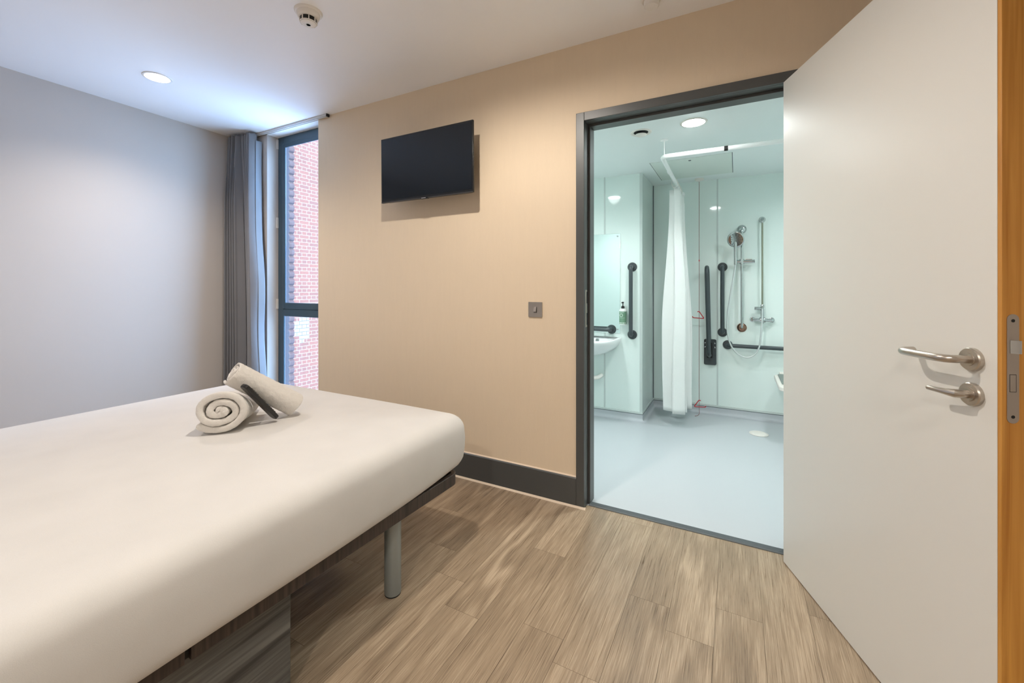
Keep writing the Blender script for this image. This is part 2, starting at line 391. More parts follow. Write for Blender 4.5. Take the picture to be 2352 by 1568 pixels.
b = MB()
q = [(xl(-2.0), -2.0), (xl(YW + 0.1), YW + 0.1), (-4.2, YW + 0.1), (-4.2, -2.0)]
b.prism(q, lambda x, y, z: (x, y, z), 0, ZC)
struct(b.build('wall_left', M['grey_wall'], smooth=0), 'plain warm grey wall on the left beyond the bed', 'wall')
b = MB(); b.box((1.4, -2.0, 0), (1.5, YW, ZC)); struct(b.build('wall_right', M['grey_wall'], smooth=0), 'grey wall behind the open door', 'wall')
b = MB(); b.box((-4.2, -2.1, 0), (1.5, -2.0, ZC)); struct(b.build('wall_back', M['grey_wall'], smooth=0), 'grey wall behind the camera', 'wall')

DX0, DX1, DZ = -0.709, 0.205, 2.056      # clear door opening between linings
b = MB(); W0, W1 = YW, YW + 0.1
b.box((-4.0, W0, 0), (-3.489, W1, ZC), 1)
b.box((-2.841, W0, 0), (DX0 - 0.03, W1, ZC)); b.box((DX0 - 0.03, W0, DZ + 0.03), (DX1 + 0.03, W1, ZC)); b.box((DX1 + 0.03, W0, 0), (1.5, W1, ZC))
b.box((-3.489, W0, 2.457), (-2.841, W1 + 0.012, ZC), 2)
b.box((-3.489, W0, 0), (-2.841, W1, 0.09), 1)
b.box((-4.0, W1, 0), (-3.489, W1 + 0.012, ZC), 1); b.box((-2.841, W1, 0), (-2.741, W1 + 0.012, ZC), 1); b.box((-3.489, W1, 0), (-2.841, W1 + 0.012, 0.09), 1)
struct(b.build('wall_front', [M['beige_wall'], M['grey_wall'], M['ceiling']], smooth=0), 'beige linen-textured wall with the doorway and the television', 'wall')

# skirting and sealant
b = MB(); b.prism([(YW - 0.016, 0.004), (YW, 0.004), (YW, 0.156), (YW - 0.010, 0.156), (YW - 0.016, 0.151)], lambda y, z, x: (x, y, z), -2.841, -0.754)
struct(b.build('baseboard_front', M['dark_trim'], smooth=0), 'charcoal skirting board under the beige wall', 'baseboard')
b = MB(); b.prism([(YW - 0.024, 0.0), (YW - 0.012, 0.0), (YW - 0.012, 0.009), (YW - 0.0165, 0.009)], lambda y, z, x: (x, y, z), -2.841, -0.70)
b.prism([(YW - 0.011, 0.155), (YW, 0.155), (YW, 0.161)], lambda y, z, x: (x, y, z), -2.841, -0.754)
struct(b.build('trim_1', M['caulk'], smooth=0), 'thin cream sealant bead along the charcoal skirting', 'sealant')
b = MB(); b.prism([(0, 0.0), (0.016, 0.0), (0.016, 0.151), (0.010, 0.156), (0, 0.156)], lambda d, z, y: (xl(y) + d, y, z), -2.0, YW - 0.002)
struct(b.build('baseboard_left', M['dark_trim'], smooth=0), 'charcoal skirting board along the grey left wall', 'baseboard')

# door frame: architrave, lining, stop
b = MB(); A0, A1, AZ = -0.754, 0.247, 2.101; p = 0.015
prof = lambda i, o: [(i, YW - p), (o - (0.004 if o > i else -0.004), YW - p), (o, YW - p + 0.004), (o, YW), (i, YW)]
b.box((A0, YW - p, 0), (DX0, YW, AZ)); b.box((DX0, YW - p, DZ), (A1, YW, AZ)); b.box((DX1, YW - p, 0), (A1, YW, DZ))
YE = 2.276
b.box((DX0 - 0.03, YW, 0), (DX0, YE, DZ + 0.03)); b.box((DX0, YW, DZ), (DX1, YE, DZ + 0.03)); b.box((DX1, YW, 0), (DX1 + 0.03, YE, DZ + 0.03))
b.box((DX0, 2.206, 0), (DX0 + 0.013, YE, DZ)); b.box((DX0 + 0.013, 2.206, DZ - 0.013), (DX1 - 0.013, YE, DZ)); b.box((DX1 - 0.013, 2.206, 0), (DX1, YE, DZ))
fr = b.build('trim_2', M['dark_trim'], bevel=0.002, smooth=0)
struct(fr, 'charcoal door frame around the bathroom doorway', 'door frame')
b = MB(); b.box((DX0 - 0.001, 2.164, 0.960), (DX0 + 0.0015, 2.192, 1.160))
sp = b.build('strike_plate', M['steel'], fr, bevel=0.001); sp['label'] = 'brushed steel strike plate'
b = MB(); b.box((DX0 + 0.0012, 2.179, 1.088), (DX0 + 0.002, 2.189, 1.150)); b.box((DX0 + 0.0012, 2.179, 0.972), (DX0 + 0.002, 2.189, 1.036))
b.build('latch_slot', M['black'], sp, smooth=0)
b = MB(); b.prism([(2.188, 0), (2.229, 0), (2.229, 0.004), (2.225, 0.007), (2.192, 0.007), (2.188, 0.003)], lambda y, z, x: (x, y, z), DX0 + 0.013, DX1 - 0.013)
for k in range(6): b.box((DX0 + 0.013, 2.195 + k * 0.005, 0.0068), (DX1 - 0.013, 2.1975 + k * 0.005, 0.0078))
struct(b.build('trim_3', M['seal'], smooth=0), 'dark grey threshold strip between wood floor and bathroom floor', 'threshold')

# ------------------------------------------------------------------ bathroom shell
b = MB(); b.box((-2.0, 2.19, -0.06), (1.1, YB + 0.1, 0.0)); struct(b.build('floor_bathroom', M['bath_floor'], smooth=0), 'pale grey vinyl wet-room floor', 'floor')
b = MB(); b.box((-2.0, 2.256, ZB), (1.1, YB + 0.1, ZB + 0.1)); struct(b.build('ceiling_bathroom', M['bath_ceiling'], smooth=0), 'white bathroom ceiling', 'ceiling')
b = MB(); b.box((-2.0, YM, 0), (XN, YB + 0.1, ZB)); struct(b.build('wall_bathroom_basin', M['bath_wall'], smooth=0), 'pale aqua panelled wall behind the basin and mirror', 'wall')
b = MB(); b.box((XN, YB, 0), (1.1, YB + 0.1, ZB)); struct(b.build('wall_bathroom_back', M['bath_wall'], smooth=0), 'pale aqua panelled shower wall at the back', 'wall')
b = MB(); b.box((-2.1, 2.256, 0), (-2.0, YB + 0.1, ZB)); struct(b.build('wall_bathroom_left', M['bath_wall'], smooth=0), 'aqua bathroom wall hidden to the left', 'wall')
b = MB(); b.box((1.0, 2.256, 0), (1.1, YB, ZB)); struct(b.build('wall_bathroom_right', M['bath_wall'], smooth=0), 'aqua bathroom wall hidden behind the open door', 'wall')
b = MB(); b.box((-2.0, 2.256, 0), (DX0 - 0.03, YE - 0.004, ZB)); b.box((DX1 + 0.03, 2.256, 0), (1.0, YE - 0.004, ZB)); b.box((DX0 - 0.03, 2.256, DZ + 0.03), (DX1 + 0.03, YE - 0.004, ZB))
struct(b.build('wall_bathroom_front', M['bath_wall'], smooth=0), 'aqua bathroom side of the doorway wall', 'wall')

# coved vinyl upstand following mirror wall, recess side and back wall
def upstand(prof, path, name, m):
    """prof: (distance out from wall, z); path: list of (point, outward 2d offset direction)"""
    bb = MB(); bb.rings([[(p[0] + o[0] * d, p[1] + o[1] * d, z) for d, z in prof] for p, o in path], 0, closed=True); return bb.build(name, m, smooth=50)
cove = [(0, 0.001)] + [(0.040 - 0.034 * math.sin(math.radians(a)), 0.034 - 0.033 * math.cos(math.radians(a))) for a in range(0, 91, 15)] + [(0.006, 0.062), (0, 0.062)]
path = [((-2.0, YM), (0, -1)), ((XN, YM), (1, -1)), ((XN, YB), (1, -1)), ((1.0, YB), (0, -1))]
struct(upstand(cove, path, 'baseboard_bathroom', M['bath_skirt']), 'blue-grey coved vinyl upstand around the wet room', 'baseboard')
struct(upstand([(0, 0.062), (0.007, 0.062), (0.007, 0.067), (0, 0.067)], path, 'trim_4', M['seal']), 'dark seal line on top of the vinyl upstand', 'seal')
struct(upstand([(0, 0.067), (0.006, 0.067), (0.004, 0.082), (0, 0.084)], path, 'trim_5', M['panel_trim']), 'pale strip along the bottom of the aqua panels', 'trim')
def strip(name, x0, x1, y0, y1, m, label, z0=0.082, z1=ZB):
    bb = MB(); bb.box((x0, y0, z0), (x1, y1, z1)); return struct(bb.build(name, m, smooth=0), label, 'panel trim')
strip('trim_6', -1.056, -1.043, YM - 0.002, YM, M['panel_trim'], 'pale joint strip between the panels behind the basin')
strip('trim_7', -0.156, -0.143, YB - 0.002, YB, M['panel_trim'], 'pale joint strip between the panels of the shower wall')
bb = MB(); bb.box((XN - 0.020, YM - 0.003, 0.084), (XN + 0.003, YM, ZB)); bb.box((XN, YM, 0.084), (XN + 0.003, YM + 0.006, ZB)); struct(bb.build('trim_8', M['panel_trim'], smooth=0), 'pale corner strip on the outer edge of the shower recess', 'panel trim')
bb = MB(); bb.box((XN, YB - 0.008, 0.084), (XN + 0.008, YB, ZB)); struct(bb.build('trim_9', M['seal'], smooth=0), 'dark sealant line in the inner corner of the shower recess', 'seal')

# ------------------------------------------------------------------ window and the building outside
win = thing('window_1', (-3.165, 2.29, 0.09), 'tall dark-framed window beside the grey curtain', 'window', kind='structure')
b = MB(); F0, F1 = 2.253, 2.268; wx0, wx1, wz0, wz1 = -3.489, -2.841, 0.09, 2.457
b.box((wx0, F0, wz0), (wx0 + 0.075, F1, wz1)); b.box((wx1 - 0.075, F0, wz0), (wx1, F1, wz1)); b.box((wx0 + 0.075, F0, wz1 - 0.070), (wx1 - 0.075, F1, wz1)); b.box((wx0 + 0.075, F0, wz0), (wx1 - 0.075, F1, wz0 + 0.07))
b.box((wx0 + 0.075, F0, 0.924), (wx1 - 0.075, F1, 0.985))
b.build('window_frame', M['window_frame'], win, bevel=0.003)
b = MB(); s0, s1 = 2.250, 2.263; ix0, ix1 = wx0 + 0.062, wx1 - 0.062; iz0, iz1 = 0.985, wz1 - 0.06; t = 0.036
b.box((ix0, s0, iz0), (ix0 + t, s1, iz1)); b.box((ix1 - t, s0, iz0), (ix1, s1, iz1)); b.box((ix0 + t, s0, iz1 - t), (ix1 - t, s1, iz1)); b.box((ix0 + t, s0, iz0), (ix1 - t, s1, iz0 + 0.055))
sash = b.build('sash', M['window_frame'], win, bevel=0.004); sash['label'] = 'opening upper sash'
b = MB(); b.box((ix0 + t, 2.255, iz0 + 0.055), (ix1 - t, 2.259, iz1 - t)); b.build('pane', M['glass'], sash, smooth=0)
b = MB(); b.box((wx0 + 0.075, 2.258, wz0 + 0.07), (wx1 - 0.075, 2.262, 0.924)); b.build('pane', M['glass'], win, smooth=0)

for za, zb in ((2.36, 2.44), (1.68, 1.77), (0.985, 1.07)):
    b = MB(); b.box((-3.489, 2.236, za), (-3.482, 2.252, zb)); b.build('hinge', M['white_plastic'], win, bevel=0.001)

nb = thing('brick_building', (-8.6, 6.0, -3.0), 'sunlit red brick building outside the window', 'building')
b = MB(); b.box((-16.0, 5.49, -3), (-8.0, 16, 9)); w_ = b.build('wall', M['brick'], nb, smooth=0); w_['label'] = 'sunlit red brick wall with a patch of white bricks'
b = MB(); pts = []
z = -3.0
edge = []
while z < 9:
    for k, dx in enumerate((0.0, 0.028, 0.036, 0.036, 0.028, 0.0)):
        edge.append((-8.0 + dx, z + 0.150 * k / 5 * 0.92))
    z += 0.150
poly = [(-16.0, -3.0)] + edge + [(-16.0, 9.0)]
b.prism(poly, lambda x, z, y: (x, y, z), 5.38, 5.49); c_ = b.build('corner_pier', M['brick_shaded'], nb, smooth=0); c_['label'] = 'shaded purple-brown brick return'

# ------------------------------------------------------------------ door leaf, swung into the bedroom
ang = math.atan2(-0.9324, 0.3615)
door = thing('door_1', (0.1795, 2.128, 0.0), 'open off-white door with oak edge and steel handle', 'door', rot=ang, kind='structure')
DW, DT, DZ0, DZ1 = 0.893, 0.044, 0.006, 2.049
b = MB(); b.box((0, 0, DZ0), (DW - 0.005, DT, DZ1)); leaf = b.build('door_leaf', M['door'], door, smooth=0); leaf['label'] = 'off-white laminate leaf'
b = MB(); b.box((DW - 0.005, 0.0005, DZ0), (DW + 0.004, DT - 0.0005, DZ1)); lip = b.build('oak_lipping', M['oak'], door, bevel=0.001); lip['label'] = 'orange oak edge strip'
# lever handle: local -y is the visible side
HX, HZ = DW - 0.058, 1.012
b = MB(); b.lathe([(0.0265, 0), (0.0265, 0.008), (0.0245, 0.0105), (0.015, 0.0105), (0.0145, 0.012), (0.011, 0.012)], (HX, 0, HZ), (0, -1, 0), 40)
b.tube(fillet([(HX, -0.008, HZ), (HX, -0.058, HZ), (HX - 0.128, -0.062, HZ), (HX - 0.142, -0.020, HZ)], 0.03, 8), 0.0092, 18)
h = b.build('door_handle', M['steel'], door, smooth=24); h['label'] = 'brushed steel lever handle with a returned end'
TZ = 0.932
b = MB(); b.lathe([(0.0265, 0), (0.0265, 0.008), (0.0245, 0.0105), (0.016, 0.0105), (0.0155, 0.013), (0.009, 0.013)], (HX, 0, TZ), (0, -1, 0), 40)
b.tube([(HX, -0.012, TZ), (HX, -0.024, TZ), (HX - 0.004, -0.034, TZ), (HX - 0.020, -0.041, TZ), (HX - 0.045, -0.044, TZ), (HX - 0.062, -0.046, TZ), (HX - 0.066, -0.046, TZ)], [0.009, 0.0095, 0.010, 0.0075, 0.006, 0.0055, 0.003], 16)
t_ = b.build('thumb_turn', M['steel'], door, smooth=24); t_['label'] = 'brushed steel thumb turn under the lever'
# lock face plate on the edge
b = MB(); X1 = DW + 0.004; yc = 0.021
b.prism(rrect(yc - 0.0115, 0.886, yc + 0.0115, 1.120, 0.0113, 8), lambda y, z, x: (x, y, z), X1 - 0.001, X1 + 0.0012)
lp = b.build('lock_plate', M['steel'], door, smooth=40); lp['label'] = 'steel lock face plate in the oak edge'
b = MB(); b.prism([(yc - 0.0065, X1), (yc + 0.0075, X1), (yc + 0.0075, X1 + 0.011), (yc + 0.003, X1 + 0.009), (yc - 0.0065, X1 + 0.003)], lambda y, x, z: (x, y, z), 1.036, 1.064)
b.build('latch', M['chrome'], lp, smooth=40)
b = MB(); b.box((X1 + 0.0009, yc - 0.0068, 0.953), (X1 + 0.00135, yc + 0.0062, 0.991)); b.build('bolt_opening', M['dark_slot'], lp, smooth=0)
b = MB(); b.box((X1 + 0.0010, yc - 0.0058, 0.954), (X1 + 0.0016, yc + 0.0052, 0.990)); b.build('dead_bolt', M['steel'], lp, bevel=0.0004)
for zz in (1.106, 0.900):
    b = MB(); b.lathe([(0.0035, 0), (0.0035, 0.0004), (0.0014, 0.0005), (0.0014, 0.0002)], (X1 + 0.0012, yc, zz), (1, 0, 0), 16); b.build('screw', M['dark_slot'], lp)

# ------------------------------------------------------------------ bed
bed = thing('bed', (-1.88, 0.6, 0.0), 'low double bed with a white fitted sheet on a dark wood platform', 'bed')

def rail_x(y): return -1.088 + (y - 1.54) * 0.030      # outer face of the near side rail
MX0, MX1, MY0, MY1, MZT, MZB = -2.69, -1.072, -0.45, 1.612, 0.602, 0.352
def mattress():
    bm = MB(); n = 26
    def peri(inset, z, rc):
        """sampled rounded rectangle with many points per side"""
        x0, x1, y0, y1 = MX0 + inset, MX1 - inset, MY0 + inset, MY1 - inset; r = max(rc - inset * 0.6, 0.02)
        pts = []
        def seg(a, c, m):
            for k in range(m): t = k / m; pts.append((a[0] + (c[0] - a[0]) * t, a[1] + (c[1] - a[1]) * t))
        def arc(cx, cy, a0):
            for k in range(10): a = math.radians(a0 + 9 * k); pts.append((cx + r * math.cos(a), cy + r * math.sin(a)))
        arc(x1 - r, y1 - r, 0); seg((x1 - r, y1), (x0 + r, y1), n); arc(x0 + r, y1 - r, 90); seg((x0, y1 - r), (x0, y0 + r), n)
        arc(x0 + r, y0 + r, 180); seg((x0 + r, y0), (x1 - r, y0), n); arc(x1 - r, y0 + r, 270); seg((x1, y0 + r), (x1, y1 - r), 46)
        return pts
    prof = []
    rt = 0.066
    for k in range(9):
        a = math.radians(90 * k / 8); prof.append((rt - rt * math.sin(a), MZT - rt + rt * math.cos(a)))
    prof = [(0.75, MZT + 0.006), (0.5, MZT + 0.006), (0.3, MZT + 0.005), (0.18, MZT + 0.003)] + prof
    for zz, i in ((0.50, -0.003), (0.46, -0.002), (0.42, 0.001), (0.39, 0.004), (0.372, 0.010), (0.360, 0.018), (MZB, 0.034), (MZB, 0.3)): prof.append((i, zz))
    rings = []
    for pi_, (ins, zz) in enumerate(prof):
        ring = []
        for x, y in peri(ins, zz, 0.075):
            z2 = zz
            low = max(0.0, min(1.0, (0.47 - zz) / 0.10))
            # hem of the sheet lifts off the platform in long waves, most at the foot corner
            lift = 0.0
            if x > MX1 - 0.12:
                lift = 0.001 + 0.005 * (0.5 + 0.5 * math.sin(y * 5.2 + 0.6)) * smooth01((y - 0.2) / 0.6) + 0.030 * max(0, (y - 1.15) / 0.46) ** 2
            if y > MY1 - 0.12: lift = max(lift, 0.018)
            z2 += lift * low
            nx = noise.noise(Vector((x * 3, y * 3, zz * 5))) * 0.0025
            ring.append((x + nx, y, z2 + nx * 0.6))
        rings.append(ring)
    bm.rings(rings, 0)
    return bm.build('mattress', M['sheet'], bed, smooth=75)
mt = mattress(); mt['label'] = 'mattress in a smooth white fitted sheet'
b = MB(); b.box((MX0 + 0.06, -0.42, 0.312), (-1.13, 1.505, 0.350)); pf = b.build('platform', M['black'], bed, smooth=0); pf['label'] = 'black platform under the mattress'
def rail(y0, y1, foot):
    bb = MB(); t = 0.02; rings = []
    if foot:
        # side section turning round the foot corner
        xs = [(rail_x(y0), y0), (rail_x(1.50), 1.50)]
        pts = fillet([(rail_x(y0), y0), (rail_x(1.54), 1.54), (MX0 + 0.03, 1.54)], 0.045, 8)
        pts = [Vector((p[0], p[1], 0)) for p in pts]
    else: pts = [Vector((rail_x(y0), y0, 0)), Vector((rail_x(y1), y1, 0))]
    for i, p in enumerate(pts):
        d = (pts[min(i + 1, len(pts) - 1)] - pts[max(i - 1, 0)]).normalized(); nrm = Vector((-d.y, d.x, 0))
        rings.append([p + Vector((0, 0, 0.308)), p + Vector((0, 0, 0.357)), p + nrm * t + Vector((0, 0, 0.357)), p + nrm * t + Vector((0, 0, 0.308))])
    bb.rings(rings, 0); return bb.build('side_rail', M['rail'], bed, bevel=0.002, smooth=35)
rail(0.512, 1.54, True); rail(-0.45, 0.500, False)
b = MB(); b.box((MX0 + 0.03, -0.45, 0.308), (MX0 + 0.05, 1.52, 0.357)); b.build('side_rail', M['rail'], bed, bevel=0.002)
for lx, ly in ((-1.164, 1.21), (-2.56, 1.21)):
    b = MB(); b.lathe([(0.0295, 0.004), (0.0315, 0.008), (0.0315, 0.312)], (lx, ly, 0), (0, 0, 1), 40); lg = b.build('leg', M['leg'], bed, smooth=40)
    b = MB(); b.lathe([(0.026, 0.0), (0.030, 0.001), (0.030, 0.006)], (lx, ly, 0), (0, 0, 1), 40); b.build('foot_pad', M['black'], lg)
b = MB(); b.box((-2.55, -0.45, 0.0), (-1.148, 0.780, 0.31)); sb = b.build('storage_base', M['base'], bed, bevel=0.003); sb['label'] = 'dark grey wood box base under the head end'

# ------------------------------------------------------------------ towels and remote control on the bed
def towel_mesh(length, rx, rz, turns, thick, seed, flat=0.0, cell=False):
    """rolled towel: spiral sheet along local x, centre at origin"""
    rnd = random.Random(seed); bm = bmesh.new(); nt, nl = int(turns * 26), 26
    grid = []
    for i in range(nt + 1):
        t = i / nt; a = t * turns * 2 * PI
        k = 0.16 + 0.84 * t
        row = []
        for j in range(nl + 1):
            s = j / nl; x = (s - 0.5) * length
            wob = noise.noise(Vector((a * 0.7, x * 5, seed))) * 0.06 * (1.4 - t)
            ex = rx * (k + wob) - thick * 0.5; ez = rz * (k + wob) - thick * 0.5
            y = ex * math.cos(a + 0.6); z = ez * math.sin(a + 0.6)
            if flat and z < -rz * 0.86: z = -rz * 0.86 + (z + rz * 0.86) * 0.25
            if flat:
                kz = 1.34 - 0.56 * smooth01(s * 1.7); z = (z + rz * 0.86) * kz - rz * 0.86; y *= 1.10 - 0.16 * s
            xx = x + (0.012 * noise.noise(Vector((a * 0.5, seed, s * 0.0))) if True else 0)
            row.append(bm.verts.new((xx, y, z)))
        grid.append(row)
    for i in range(nt):
        for j in range(nl):
            bm.faces.new((grid[i][j], grid[i + 1][j], grid[i + 1][j + 1], grid[i][j + 1]))
    return bm
def towel(name, centre, axis, length, rx, rz, turns, thick, seed, label, roll=0.0, flat=True):
    ax = Vector(axis).normalized(); side = Vector((0, 0, 1)).cross(ax).normalized(); up = ax.cross(side)
    mtx = Matrix(((ax.x, side.x, up.x, centre[0]), (ax.y, side.y, up.y, centre[1]), (ax.z, side.z, up.z, centre[2]), (0, 0, 0, 1)))
    bm = towel_mesh(length, rx, rz, turns, thick, seed, flat)
    if roll: bmesh.ops.rotate(bm, verts=bm.verts[:], cent=(0, 0, 0), matrix=Matrix.Rotation(roll, 3, 'X'))
    bmesh.ops.recalc_face_normals(bm, faces=bm.faces[:])
    me = bpy.data.meshes.new(name); bm.to_mesh(me); bm.free(); me.materials.append(M['towel'] if flat else M['towel_band'])
    me.polygons.foreach_set('use_smooth', [True] * len(me.polygons))
    o = bpy.data.objects.new(name, me); COL.objects.link(o); o.matrix_world = mtx
    so = o.modifiers.new('thick', 'SOLIDIFY'); so.thickness = thick; so.offset = 0
    ss = o.modifiers.new('soft', 'SUBSURF'); ss.levels = 1; ss.render_levels = 2
    tx = bpy.data.textures.new('terry', 'CLOUDS'); tx.noise_scale = 0.012
    dp = o.modifiers.new('pile', 'DISPLACE'); dp.texture = tx; dp.strength = 0.004; dp.mid_level = 0.5; dp.texture_coords = 'LOCAL'
    return tag(o, label, 'towel', 'rolled towels on the bed')
BT = MZT + 0.006
t1c = Vector((-1.757, 0.899, BT + 0.0712)) + Vector((-0.734, 0.679, 0)) * 0.15
towel('rolled_towel', t1c, (-0.734, 0.679, 0), 0.31, 0.100, 0.072, 2.8, 0.0255, 3, 'thick white rolled towel lying flat with its spiral end to the front')
La, Rb = Vector((-1.817, 0.981, 0.826)), Vector((-1.733, 1.200, 0.655))
towel('rolled_towel', (La + Rb) / 2, Rb - La, (Rb - La).length * 1.02, 0.055, 0.053, 3.4, 0.010, 11, 'slimmer white rolled towel leaning on top of the other towel', roll=2.2, flat=False)

rt_, rb_ = Vector((-1.722, 0.968, 0.788)), Vector((-1.722, 1.102, 0.623))
rd = (rb_ - rt_).normalized(); rs = rd.cross(Vector((0, 0, 1))).normalized(); ru = rs.cross(rd)
if ru.z < 0: ru = -ru
RL = (rb_ - rt_).length; rc = (rt_ + rb_) / 2
rem = thing('remote_control', rb_, 'black remote control leaning against the rolled towels', 'remote control')
def rp(u, v, w): return rc + rd * u + rs * v + ru * w
b = MB(); b.prism(rrect(-RL / 2, -0.022, RL / 2, 0.022, 0.016, 6), lambda u, v, w: rp(u, v, w), -0.008, 0.008); b.build('body', M['remote'], rem, bevel=0.004, bseg=3)
def key(u0, v0, hu, hv):
    bb = MB(); bb.prism(rrect(u0 - hu, v0 - hv, u0 + hu, v0 + hv, 0.002, 2), lambda u, v, w: rp(u, v, w), 0.0075, 0.0105); return bb.build('button', M['button'], rem, smooth=0)
for i in range(4):
    for j in (-1, 0, 1): key(-0.075 + i * 0.012, j * 0.012, 0.004, 0.004)
for i in range(4):
    for j in (-1, 0, 1): key(0.040 + i * 0.011, j * 0.012, 0.0035, 0.004)
b = MB(); b.prism([(0.002 + 0.016 * math.cos(a * PI / 12), 0.016 * math.sin(a * PI / 12)) for a in range(24)], lambda u, v, w: rp(u, v, w), 0.007, 0.011); b.build('navigation_pad', M['button'], rem, smooth=30)
b = MB(); b.prism(rrect(0.023, 0.002, 0.031, 0.014, 0.003, 3), lambda u, v, w: rp(u, v, w), 0.007, 0.0108); k_ = b.build('button', M['blue_button'], rem, smooth=0); k_['label'] = 'blue button'

# ------------------------------------------------------------------ bedroom curtain and track

cur = thing('curtain', (-3.68, 2.06, 0.0), 'grey full-length curtain drawn into the corner beside the window', 'curtain')
NS, NZ = 300, 46
def drape_pt(s, tz):
    """gathered folds on the left, one broad nearly flat panel on the right that turns back to the window"""
    g = smooth01(tz * 4.0)
    xa = xl(2.05) + 0.030 + 0.006 * (1 - tz); xb = -3.560 + 0.085 * smooth01(tz * 1.1)
    nf = 5.0
    if s < 0.60:
        f = s / 0.60; ph = f * nf * 2 * PI + 0.5 * math.sin(f * 9) + 0.30 * math.sin(tz * 2.4 + f * 6)
        u = f * 0.56; a = 0.034 + 0.026 * g
        y = 2.058 + a * math.sin(ph); x = u + 0.022 * math.sin(2 * ph) * g
        y -= 0.010 * (1 - g) * math.sin(f * 26 * PI)
    elif s < 0.90:
        f = (s - 0.60) / 0.30; u = 0.56 + 0.44 * f
        ph0 = nf * 2 * PI + 0.5 * math.sin(9) + 0.30 * math.sin(tz * 2.4 + 6)
        y0 = 2.058 + (0.034 + 0.026 * g) * math.sin(ph0); x0 = 0.022 * math.sin(2 * ph0) * g
        y = y0 * (1 - smooth01(f * 2.5)) + (2.046 + 0.018 * math.sin(f * 3 + tz * 2)) * smooth01(f * 2.5); x = u + x0 * (1 - f)
        y += 0.016 * (1 - g) * math.sin(f * 7 * PI)
    else:
        f = (s - 0.90) / 0.10; y = 2.046 + 0.018 * math.sin(3 + tz * 2) + 0.060 * f; x = 1.0 + 0.02 * math.sin(f * PI) + 0.10 * f * smooth01((tz - 0.1) * 2) * (0.6 + 0.4 * math.sin(tz * 16))
    return xa + (xb - xa) * x, y - 0.012 * tz
b = MB(); grid = []
for i in range(NZ + 1):
    tz = (i / NZ) ** 1.3; row = []
    for j in range(NS + 1):
        s = j / NS; x, y = drape_pt(s, tz); z = 2.452 - tz * (2.452 - 0.03)
        if i == 0: z += -0.006 + 0.008 * math.floor(s * 5) / 4 + 0.004 * math.sin(s * 60)
        row.append((x, y, z))
    grid.append(row)
b.rings(grid, 0, closed=False)
o = b.build('drape', M['curtain'], cur, smooth=80); o.modifiers.new('thick', 'SOLIDIFY').thickness = 0.003
b = MB(); grid = []
for i in range(NZ + 1):
    tz = (i / NZ) ** 1.3; z = 2.40 - tz * (2.40 - 0.03); row = []
    for j in range(13):
        f = j / 12; x, y = drape_pt(0.97 + 0.03 * f, tz); row.append((x + 0.006 + 0.012 * f, y + 0.006 + 0.03 * f, z))
    grid.append(row)
b.rings(grid, 0, closed=False); o = b.build('lining', M['curtain_lining'], cur, smooth=80); o.modifiers.new('thick', 'SOLIDIFY').thickness = 0.002; o['label'] = 'pale lining edge turned to the window'
trk = thing('curtain_track', (-3.2, 2.118, ZC), 'slim white curtain track on the ceiling above the window', 'curtain track')
b = MB(); b.box((xl(2.1) + 0.01, 2.126, ZC - 0.016), (-2.712, 2.148, ZC - 0.0005)); b.box((xl(2.1) + 0.01, 2.132, ZC - 0.020), (-2.72, 2.142, ZC - 0.016)); b.build('rail', M['track'], trk, bevel=0.002)
b = MB(); b.box((-2.714, 2.124, ZC - 0.021), (-2.704, 2.150, ZC - 0.0005)); e_ = b.build('end_stop', M['dark_slot'], trk, bevel=0.002)

# ------------------------------------------------------------------ television
tvr = thing('television', (-1.695, YW, 1.93), 'black flat-screen television mounted on the beige wall', 'television')
TX0, TX1, TZ0, TZ1, TY = -2.052, -1.334, 1.7225, 2.139, 2.026
def tv(x, z, d):   # small downward tilt
    return (x, TY + d - (z - TZ0) * 0.012 + 0.004, z)
b = MB()
b.prism([(TX0, TZ0), (TX1, TZ0), (TX1, TZ1), (TX0, TZ1)], lambda x, z, d: tv(x, z, d), 0.0, 0.014)
b.prism([(TX0 + 0.03, TZ0 + 0.006), (TX1 - 0.03, TZ0 + 0.006), (TX1 - 0.03, TZ1 - 0.03), (TX0 + 0.03, TZ1 - 0.03)], lambda x, z, d: tv(x, z, d), 0.014, 0.046)
b.build('housing', M['tv'], tvr, bevel=0.003)
b = MB(); b.prism([(TX0 + 0.011, TZ0 + 0.019), (TX1 - 0.011, TZ0 + 0.019), (TX1 - 0.011, TZ1 - 0.011), (TX0 + 0.011, TZ1 - 0.011)], lambda x, z, d: tv(x, z, d), -0.0008, 0.001); s_ = b.build('screen', M['screen'], tvr, smooth=0); s_['label'] = 'dark switched-off screen'
b = MB(); b.prism([(TX0 + 0.002, TZ0 - 0.0005), (TX1 - 0.002, TZ0 - 0.0005), (TX1 - 0.002, TZ0 + 0.006), (TX0 + 0.002, TZ0 + 0.006)], lambda x, z, d: tv(x, z, d), -0.0012, 0.013); b.build('lower_bezel', M['tv_strip'], tvr, smooth=0)
xm = (TX0 + TX1) / 2
b = MB(); b.prism([(xm - 0.028, TZ0 - 0.004), (xm + 0.026, TZ0 - 0.004), (xm + 0.030, TZ0 + 0.006), (xm - 0.030, TZ0 + 0.006)], lambda x, z, d: tv(x, z, d), -0.004, 0.012); lgb = b.build('logo_bar', M['tv'], tvr, bevel=0.001)
b = MB(); b.prism([(xm - 0.021, TZ0 - 0.0014), (xm + 0.013, TZ0 - 0.0014), (xm + 0.013, TZ0 + 0.0024), (xm - 0.021, TZ0 + 0.0024)], lambda x, z, d: tv(x, z, d), -0.0048, -0.003)
b.build('logo_badge', M['silver'], lgb, smooth=0)
